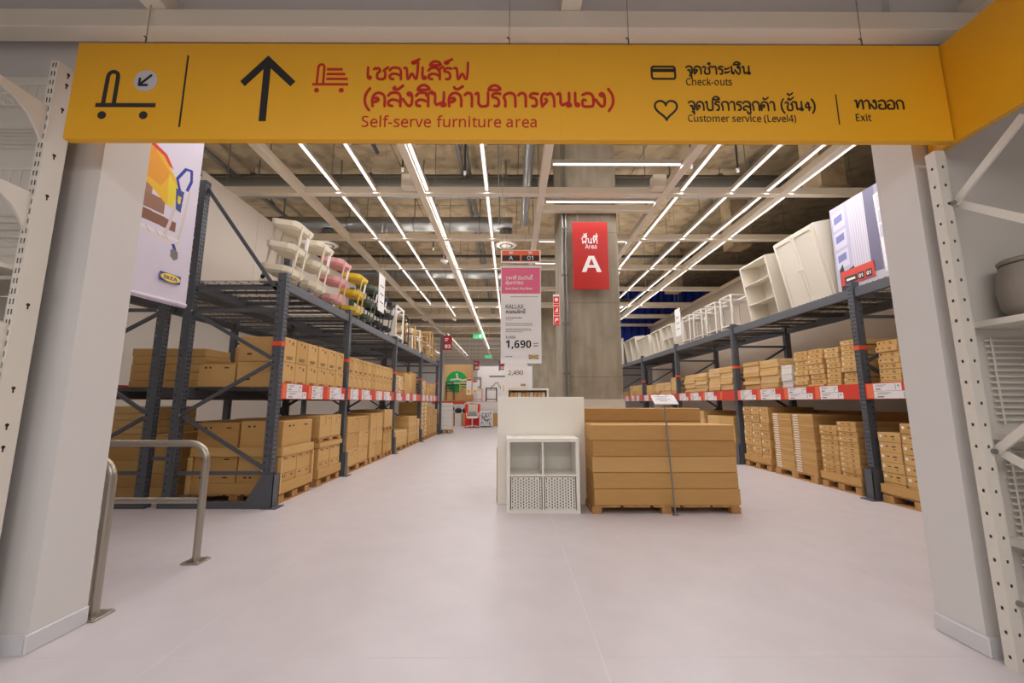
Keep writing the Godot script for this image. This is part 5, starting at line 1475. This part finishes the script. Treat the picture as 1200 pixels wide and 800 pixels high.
func build_price_board() -> void:
	var Z := -4.73
	var a := thing("aisle_number_board", "small orange and black board reading A 01 above the pink price board", "sign", Vector3(0.124, 2.795, Z))
	obj(a, "frame", boxm(Vector3(0.476, 0.16, 0.014), 0.002), M.sign_white, Vector3(0, 0.085, -0.002))
	obj(a, "orange_face", boxm(Vector3(0.452, 0.135, 0.004)), M.strip_orange, Vector3(0, 0.09, 0.006))
	for sg in [-1, 1]:
		obj(a, "black_field", boxm(Vector3(0.208, 0.068, 0.003)), M.sign_dark, Vector3(sg * 0.115, 0.064, 0.008))
		obj(a, "print", boxm(Vector3(0.05, 0.008, 0.002)), M.sign_white, Vector3(sg * 0.115, 0.14, 0.009))
		obj(a, "print", boxm(Vector3(0.04, 0.008, 0.002)), M.sign_white, Vector3(sg * 0.115, 0.122, 0.009))
	latin(a, "A", -0.14, -0.094, 0.042, 0.01, M.sign_white, Basis(), false, 0.047)
	latin(a, "01", 0.08, 0.148, 0.042, 0.01, M.sign_white, Basis(), false, 0.047)
	for sg in [-1, 1]:
		obj(a, "wire", MB.new().tube([Vector3(sg * 0.22, 0.165, 0), Vector3(sg * 0.22, SLAB + 0.005 - 2.795, 0)], 0.002, 5).mesh(), M.galvanised)
	var b := thing("price_board", "hanging white price board with pink top and bold price 1,690", "price board", Vector3(0.124, 1.595, Z))
	obj(b, "board", boxm(Vector3(0.474, 1.155, 0.012), 0.002), M.sign_white, Vector3(0, 0.578, 0))
	obj(b, "pink_field", boxm(Vector3(0.458, 0.315, 0.003)), M.sign_pink, Vector3(0, 0.985, 0.0065))
	obj(b, "top_clip", boxm(Vector3(0.49, 0.02, 0.02), 0.003), M.sign_white, Vector3(0, 1.155, 0))
	for sg in [-1, 1]:
		obj(b, "wire", MB.new().tube([Vector3(sg * 0.22, 1.16, 0), Vector3(sg * 0.22, 1.205, 0)], 0.002, 5).mesh(), M.galvanised)
	var z := 0.009
	thai(b, "ราคาดี ช้อปวันนี้", -0.18, 0.14, 1.0, 0.03, z - 0.001, 0.0055, M.sign_white)
	thai(b, "คุ้มกว่าใคร", -0.18, 0.03, 0.94, 0.03, z - 0.001, 0.0055, M.sign_white)
	latin(b, "Best Deal, Buy Now", -0.18, 0.135, 0.876, z, M.sign_white, Basis(), true, 0.026)
	latin(b, "KALLAX", -0.178, 0.03, 0.645, z - 0.001, M.print_black, Basis(), false, 0.05)
	thai(b, "คอลแล็กซ์", -0.178, 0.054, 0.59, 0.03, z - 0.002, 0.0055, M.print_black)
	var ln := MB.new()
	for q in [[-0.12, 0.2, 0.79, 0.006], [-0.178, 0.01, 0.535, 0.012], [-0.178, -0.1, 0.51, 0.005], [-0.178, 0.13, 0.468, 0.007], [-0.178, 0.14, 0.447, 0.007], [-0.178, 0.12, 0.405, 0.006], [-0.178, 0.12, 0.388, 0.006], [-0.178, 0.02, 0.37, 0.006], [0.146, 0.2, 0.232, 0.012], [0.146, 0.2, 0.205, 0.012], [-0.18, -0.1, 0.08, 0.008]]:
		var x: float = q[0]
		while x < q[1] - 0.004:
			var l := minf(rng.randf_range(0.012, 0.04), q[1] - x)
			ln.box(Vector3(x + l / 2, q[2], 0.0068), Vector3(l, q[3], 0.0016))
			x += l + 0.006
	obj(b, "small_print", ln.mesh(), M.print_grey)
	latin(b, "1,990", -0.178, -0.065, 0.288, z - 0.002, M.print_grey, Basis(), false, 0.034)
	obj(b, "strike", boxm(Vector3(0.12, 0.004, 0.002)), M.print_grey, Vector3(-0.12, 0.303, z))
	latin(b, "1,690", -0.178, 0.118, 0.182, z - 0.002, M.print_black, Basis(), true, 0.09)
	logo(b, Vector3(0.145, 0.075, 0.008), 0.11)


func build_column() -> void:
	var c := thing("concrete_column", "thick square concrete column with red area sign in front", "column", Vector3(1.31, 0, -6.97))
	obj(c, "shaft", MB.new().bevel(Vector3(0, SLAB / 2, 0), Vector3(0.95, SLAB, 0.9), 0.02).mesh(), M.column_concrete)
	obj(c, "base_cladding", MB.new().box(Vector3(0, 0.6, 0.462), Vector3(0.98, 1.2, 0.02)).mesh(), M.panel_white)
	obj(c, "base_cladding", MB.new().box(Vector3(-0.487, 0.6, 0), Vector3(0.02, 1.2, 0.92)).mesh(), M.panel_white)
	for k in 3:
		obj(c, "cast_joint", MB.new().box(Vector3(0, 1.55 + k * 1.2, 0.4505), Vector3(0.95, 0.006, 0.002)).mesh(), M.slab_joint)
	var c2 := thing("concrete_column", "second concrete column farther back behind the first", "column", Vector3(1.3, 0, -15.0))
	obj(c2, "shaft", MB.new().bevel(Vector3(0, SLAB / 2, 0), Vector3(0.95, SLAB, 0.9), 0.02).mesh(), M.column_concrete)
	var k2 := thing("conduit", "pair of grey conduits running up the left edge of the column", "conduit", Vector3(0.86, 0, -6.465))
	for x in [0.0, 0.055]:
		obj(k2, "pipe", MB.new().tube([Vector3(x, 1.2, 0), Vector3(x, SLAB, 0)], 0.018, 8).mesh(), M.galvanised)
	for yy in [1.6, 2.4, 3.2, 4.0]:
		obj(k2, "clip", boxm(Vector3(0.11, 0.03, 0.036)), M.galvanised_dull, Vector3(0.028, yy, 0))
	# red area sign hung from the grid
	var s := thing("area_sign", "red hanging sign with large white letter A in front of the column", "sign", Vector3(1.293, 2.93, -6.36))
	obj(s, "panel", MB.new().bevel(Vector3(0, 0.565, 0), Vector3(0.572, 1.13, 0.022), 0.004).mesh(), M.sign_red)
	for sg in [-1, 1]:
		obj(s, "wire", MB.new().tube([Vector3(sg * 0.2, 1.13, 0), Vector3(sg * 0.2, GRID - 2.93, 0)], 0.003, 5).mesh(), M.galvanised)
	thai(s, "พื้นที่", -0.15, 0.12, 0.765, 0.085, 0.011, 0.014, M.sign_white)
	latin(s, "Area", -0.085, 0.1, 0.675, 0.012, M.sign_white, Basis(), false, 0.075)
	latin(s, "A", -0.15, 0.17, 0.285, 0.012, M.sign_white, Basis(), true, 0.275)
	# fire equipment sign on the column's left edge
	var f := thing("fire_sign", "narrow red fire equipment sign with three white pictograms beside the column", "sign", Vector3(0.745, 2.375, -6.5))
	obj(f, "panel", boxm(Vector3(0.105, 0.51, 0.012), 0.002), M.sign_white, Vector3(0, 0.255, 0))
	for k in 3:
		obj(f, "red_field", boxm(Vector3(0.092, 0.115, 0.004)), M.display_red, Vector3(0, 0.09 + k * 0.165, 0.006))
		obj(f, "red_band", boxm(Vector3(0.092, 0.028, 0.004)), M.display_red, Vector3(0, 0.012 + k * 0.165, 0.006))
	obj(f, "pictogram", MB.new().prism(disc(0.03, 0, 14), 0.002, Transform3D(Basis(), Vector3(0, 0.42, 0.008))).mesh(), M.sign_white)
	obj(f, "pictogram", MB.new().prism(PackedVector2Array([Vector2(-0.03, -0.035), Vector2(0.025, -0.035), Vector2(0.025, 0.03), Vector2(0.012, 0.035)]), 0.002, Transform3D(Basis(), Vector3(0, 0.255, 0.008))).mesh(), M.sign_white)
	obj(f, "pictogram", MB.new().prism(PackedVector2Array([Vector2(-0.03, -0.035), Vector2(-0.01, -0.035), Vector2(0.0, 0.0), Vector2(0.025, -0.02), Vector2(0.03, 0.02), Vector2(0.0, 0.035), Vector2(-0.025, 0.015)]), 0.002, Transform3D(Basis(), Vector3(0, 0.09, 0.008))).mesh(), M.sign_white)


# ------------------------------------------------------------------ far end
func red_sign(label: String, text: String, at: Vector3, w: float, h: float) -> void:
	var s := thing("aisle_sign", label, "sign", at, 0, "red aisle number signs")
	obj(s, "panel", boxm(Vector3(w, h, 0.02), 0.003), M.sign_dark_red, Vector3(0, h / 2, 0))
	if text != "03": obj(s, "pole", boxm(Vector3(0.05, h + 0.1, 0.05)), M.rack_steel, Vector3(-w / 2 - 0.03, h / 2, 0))
	latin(s, text, -w * 0.28, w * 0.36, h * 0.12, 0.012, M.sign_white, Basis(), true, h * 0.26)
	obj(s, "print", boxm(Vector3(w * 0.4, h * 0.06, 0.002)), M.sign_white, Vector3(-w * 0.1, h * 0.76, 0.011))
	obj(s, "print", boxm(Vector3(w * 0.3, h * 0.05, 0.002)), M.sign_white, Vector3(-w * 0.14, h * 0.64, 0.011))
	for sg in [-1, 1]:
		obj(s, "wire", MB.new().tube([Vector3(sg * w * 0.4, h, 0), Vector3(sg * w * 0.4, SLAB + 0.005 - at.y, 0)], 0.004, 4).mesh(), M.galvanised)


func build_far_end() -> void:
	red_sign("red aisle sign reading 03 at the far end of the left rack", "03", Vector3(-2.38, 3.1, -15.42), 0.34, 0.56)
	red_sign("red aisle sign reading 04 right of the green circle display", "04", Vector3(-1.68, 2.75, -20.6), 0.24, 0.46)
	red_sign("red aisle sign reading 02 just left of the price boards", "02", Vector3(-0.42, 2.75, -20.6), 0.2, 0.46)
	tag(obj(self, "end_post", boxm(Vector3(0.09, 3.7, 0.09), 0.004), M.rack_steel, Vector3(-2.6, 1.85, -15.46)), "tall dark post at the far end of the left rack carrying the 03 sign", "post")
	for q in [[-1.47, 4.0, -18.4, "nearer green exit sign lit above the aisle"], [-1.45, 4.02, -27.0, "farther green exit sign lit near the back wall"]]:
		var s := thing("exit_sign", q[3], "exit sign", Vector3(q[0], q[1], q[2]), 0, "green exit signs")
		obj(s, "panel", boxm(Vector3(0.44, 0.19, 0.05), 0.006), M.exit_glow, Vector3(0, 0.095, 0))
		for k in 2:
			obj(s, "pictogram", boxm(Vector3(0.1, 0.11, 0.004)), M.sign_white, Vector3(-0.1 + 0.2 * k, 0.095, 0.027))
		obj(s, "stem", boxm(Vector3(0.02, SLAB - q[1] - 0.185, 0.02)), M.metal_white, Vector3(0, 0.19 + (SLAB - q[1] - 0.185) / 2, 0))
	# wrapped load after the left rack
	pallet("small wooden pallet under the white wrapped load", Vector3(-2.45, 0, -15.95), 0.5, 0.5, 0.12)
	var w := thing("wrapped_load", "white film wrapped load on a pallet at the end of the left rack", "load", Vector3(-2.45, 0.12, -15.95))
	for k in 7:
		obj(w, "pack", boxm(Vector3(0.48, 0.142, 0.48), 0.02), M.wrap, Vector3(rng.randf_range(-0.008, 0.008), 0.072 + 0.144 * k, 0))
	# display: wooden panel with a green circle and a chair outline
	var d := thing("circle_display", "wooden display panel with a large green circle at the far end", "display", Vector3(-2.68, 1.2, -21.45))
	obj(d, "panel", boxm(Vector3(1.54, 1.9, 0.06)), M.board_brown, Vector3(0, 0.95, 0))
	obj(d, "green_circle", MB.new().prism(disc(0.55, 0, 32), 0.02, Transform3D(Basis(), Vector3(-0.1, 1.0, 0.03))).mesh(), M.display_green)
	var ch := MB.new()
	strokes(ch, [[Vector2(-0.3, 1.25), Vector2(-0.25, 1.0), Vector2(0.0, 0.92), Vector2(0.4, 1.0)], [Vector2(-0.6, 0.95), Vector2(-0.3, 0.98)]], 0.09, 0.02, Transform3D(Basis(), Vector3(0.2, 0.15, 0.051)))
	obj(d, "chair_outline", ch.mesh(), M.cream)
	obj(d, "shelf", boxm(Vector3(1.2, 0.04, 0.18)), M.sign_white, Vector3(0.05, 0.92, 0.12))
	obj(d, "shelf", boxm(Vector3(1.4, 0.05, 0.5)), M.pine, Vector3(0.0, 0.027, 0.26))
	for k in 2:
		wood_chair("pine chair in front of the green circle display, %s" % ["left one", "right one"][k], Vector3(-3.0 + 0.7 * k, 1.25, -20.62), M.pine if k else M.black, 0.3, "chairs on the far display")
	for k in 2:
		var b := thing("small_price_board", "narrow white price board with yellow square before the far display, %s" % ["taller one", "shorter one"][k], "price board", Vector3(-1.98 + 0.3 * k, 1.5, -19.8 + 0.1 * k), 0, "small price boards at the far end")
		obj(b, "board", boxm(Vector3(0.24, 0.66 - 0.1 * k, 0.02)), M.sign_white, Vector3(0, 0.33, 0))
		obj(b, "yellow_square", boxm(Vector3(0.16, 0.14, 0.01)), M.logo_yellow, Vector3(0, 0.16, 0.012))
		obj(b, "red_head", boxm(Vector3(0.22, 0.07, 0.02)), M.display_red, Vector3(0, 0.72 - 0.1 * k, 0))
		for sg in [-1, 1]: obj(b, "wire", MB.new().tube([Vector3(sg * 0.1, 0.6, 0), Vector3(sg * 0.1, SLAB + 0.005 - 1.5, 0)], 0.004, 4).mesh(), M.galvanised)
	# rack deck carrying the display, with stacked goods below
	var r := thing("display_rack", "low rack with red edge strips under the far displays", "rack", Vector3(-2.3, 0, -20.9))
	obj(r, "deck", boxm(Vector3(5.0, 0.08, 1.2)), M.pallet_wood, Vector3(0, 1.16, -0.15))
	obj(r, "edge_strip", boxm(Vector3(1.6, 0.12, 0.02)), M.strip_red, Vector3(-0.75, 1.12, 0.46))
	obj(r, "edge_strip", boxm(Vector3(1.9, 0.08, 0.02)), M.metal_white, Vector3(1.1, 1.14, 0.46))
	for x in [-2.4, -0.9, 0.4, 2.0]:
		obj(r, "post", boxm(Vector3(0.08, 1.12, 0.08)), M.rack_steel, Vector3(x, 0.56, 0.38))
	for q in [[-3.6, 0.62, "kraft3", "first"], [-2.9, 0.7, "kraft1", "second"], [-0.75, 0.6, "kraft0", "third"], [-0.3, 0.9, "kraft1", "fourth"]]:
		carton("carton", "carton under the far display rack, %s from the left" % q[3], Vector3(0.45 if q[0] != -2.9 else 0.34, q[1], 0.5 if q[0] != -2.9 else 0.36), Vector3(q[0], 0, -20.9 if q[0] != -2.9 else -20.47), 1.0, q[2], "plain", "cartons under the far display rack")
	for k in 3:
		var bg := thing("black_bag", "black bag lying under the far display rack, %s from the left" % ordinal(k + 1), "bag", Vector3(-2.9 + 0.36 * k, 0.71 if k == 0 else 0.62, -20.47), 0, "black bags under the far display rack")
		obj(bg, "body", MB.new().bevel(Vector3(0, 0.12, 0), Vector3(0.32, 0.24, 0.3), 0.07).mesh(), M.black)
		obj(bg, "handle", MB.new().tube([Vector3(-0.1, 0.22, 0.02), Vector3(-0.06, 0.3, 0.02), Vector3(0.06, 0.3, 0.02), Vector3(0.1, 0.22, 0.02)], 0.012, 6).mesh(), M.black)
		if k: tag(obj(self, "goods_box", boxm(Vector3(0.32, 0.62, 0.36), 0.01), M.wrap if k == 1 else M.kraft1, Vector3(-2.9 + 0.36 * k, 0.31, -20.47)), "%s box under a black bag at the far display" % ("white" if k == 1 else "brown"), "box")
	# office chair before a red panel
	tag(obj(self, "red_backdrop", boxm(Vector3(0.7, 1.07, 0.05)), M.display_red, Vector3(-1.75, 0.535, -19.35)), "bright red upright panel behind the white office chair", "panel")
	var o := thing("office_chair", "white office swivel chair in front of the red panel", "office chair", Vector3(-1.72, 0, -18.95))
	obj(o, "backrest", MB.new().bevel(Vector3(0, 0.8, -0.2), Vector3(0.44, 0.5, 0.07), 0.03).mesh(), M.cream)
	obj(o, "seat", MB.new().bevel(Vector3(0, 0.47, 0), Vector3(0.46, 0.09, 0.44), 0.035).mesh(), M.lacquer_white)
	obj(o, "cushion", MB.new().bevel(Vector3(0, 0.62, -0.14), Vector3(0.36, 0.2, 0.06), 0.025).mesh(), M.grey_plastic)
	for sg in [-1, 1]: obj(o, "armrest", MB.new().tube([Vector3(sg * 0.24, 0.46, 0), Vector3(sg * 0.27, 0.64, 0), Vector3(sg * 0.26, 0.66, -0.16)], 0.02, 8).mesh(), M.lacquer_white)
	obj(o, "column", MB.new().tube([Vector3(0, 0.1, 0), Vector3(0, 0.44, 0)], 0.028, 10).mesh(), M.metal_white)
	for k in 5:
		var a := TAU * k / 5 + 0.3
		obj(o, "base_arm", MB.new().bar(Vector3(0, 0.11, 0), Vector3(cos(a) * 0.3, 0.07, sin(a) * 0.3), 0.04, 0.03).mesh(), M.metal_white)
		obj(o, "caster", MB.new().tube([Vector3(cos(a) * 0.3 - 0.02, 0.03, sin(a) * 0.3), Vector3(cos(a) * 0.3 + 0.02, 0.03, sin(a) * 0.3)], 0.03, 8).mesh(), M.grey_plastic)
	var st := shelf_unit("drawer_unit", "white unit with black patterned front right of the office chair", Vector3(-1.1, 0, -19.1), Vector3(0.6, 0.74, 0.4), 1, 1, 0.0, M.lacquer_white)
	var pt := MB.new()
	for k in 60:
		var x := -0.24 + 0.48 * rng.randf()
		var yy := 0.14 + 0.52 * rng.randf()
		pt.prism(disc(rng.randf_range(0.012, 0.03), 0, 7, rng.randf_range(0.5, 1.4)), 0.006, Transform3D(Basis(Vector3.BACK, rng.randf() * TAU), Vector3(x, yy, 0.181 + k * 0.0001)))
	obj(st, "patterned_front", boxm(Vector3(0.53, 0.62, 0.02)), M.paper, Vector3(0, 0.4, 0.17))
	obj(st, "pattern", pt.mesh(), M.black)
	# open shelves on the deck, white wall with a drawn outline
	wire_frame_table("pink and white open stand on the far display deck", Vector3(-1.65, 1.2, -20.85), Vector3(0.5, 0.62, 0.4), M.pink, 0.02, "stands on the far deck")
	wire_frame_table("black and white open stand on the far display deck", Vector3(-0.95, 1.2, -20.85), Vector3(0.56, 0.66, 0.4), M.black, 0.02, "stands on the far deck")
	wire_frame_table("dark grey tilted seat frame above the pink stand", Vector3(-1.65, 1.828, -20.85), Vector3(0.36, 0.55, 0.4), M.grey_plastic, 0.03, "stands on the far deck")
	var wl := thing("display_wall", "white display wall with a thin drawn outline behind the far stands", "display wall", Vector3(-0.6, 0, -22.6))
	obj(wl, "board", boxm(Vector3(3.4, 3.1, 0.08)), M.sign_white, Vector3(0.5, 1.55, 0))
	var dl := MB.new()
	strokes(dl, [[Vector2(-0.45, 1.85), Vector2(-0.4, 2.02), Vector2(-0.3, 2.05), Vector2(-0.22, 2.2), Vector2(-0.08, 2.2), Vector2(-0.02, 2.04), Vector2(0.05, 2.0), Vector2(0.06, 1.88)]], 0.03, 0.01, Transform3D(Basis(), Vector3(0, 0, 0.042)))
	obj(wl, "outline", dl.mesh(), M.print_black)
	obj(wl, "print", boxm(Vector3(0.9, 0.08, 0.01)), M.print_grey, Vector3(-0.1, 2.55, 0.045))
	# second price board and white shelf behind the big white board
	var p2 := thing("price_board", "smaller white hanging price board reading 2,490 below the pink one", "price board", Vector3(0.09, 1.36, -6.2))
	obj(p2, "board", boxm(Vector3(0.34, 0.6, 0.012)), M.sign_white, Vector3(0, 0.3, 0))
	latin(p2, "2,490", -0.12, 0.1, 0.2, 0.008, M.print_black, Basis(), false, 0.065)
	logo(p2, Vector3(0.1, 0.05, 0.008), 0.07)
	for sg in [-1, 1]: obj(p2, "wire", MB.new().tube([Vector3(sg * 0.15, 0.6, 0), Vector3(sg * 0.15, SLAB + 0.005 - 1.36, 0)], 0.002, 4).mesh(), M.galvanised)
	var sh := shelf_unit("cube_shelf", "white shelf frame showing above the large white board", Vector3(0.26, 0, -6.4), Vector3(0.63, 1.36, 0.4), 1, 4, 0.0, M.lacquer_white)
	for k in 9:
		tag(obj(self, "magazine_file", boxm(Vector3(0.052, 0.27, 0.26)), [M.kraft2, M.pine, M.paper][k % 3], Vector3(0.02 + k * 0.06, 1.166, -6.38)), "upright file in the top of the white shelf frame, %s from left" % ordinal(k + 1), "file", "files in the white shelf frame")
	tag(obj(self, "yellow_tag", boxm(Vector3(0.012, 0.09, 0.1)), M.logo_yellow, Vector3(-0.1, 1.36, -6.2)), "small yellow tag left of the white shelf frame", "tag")
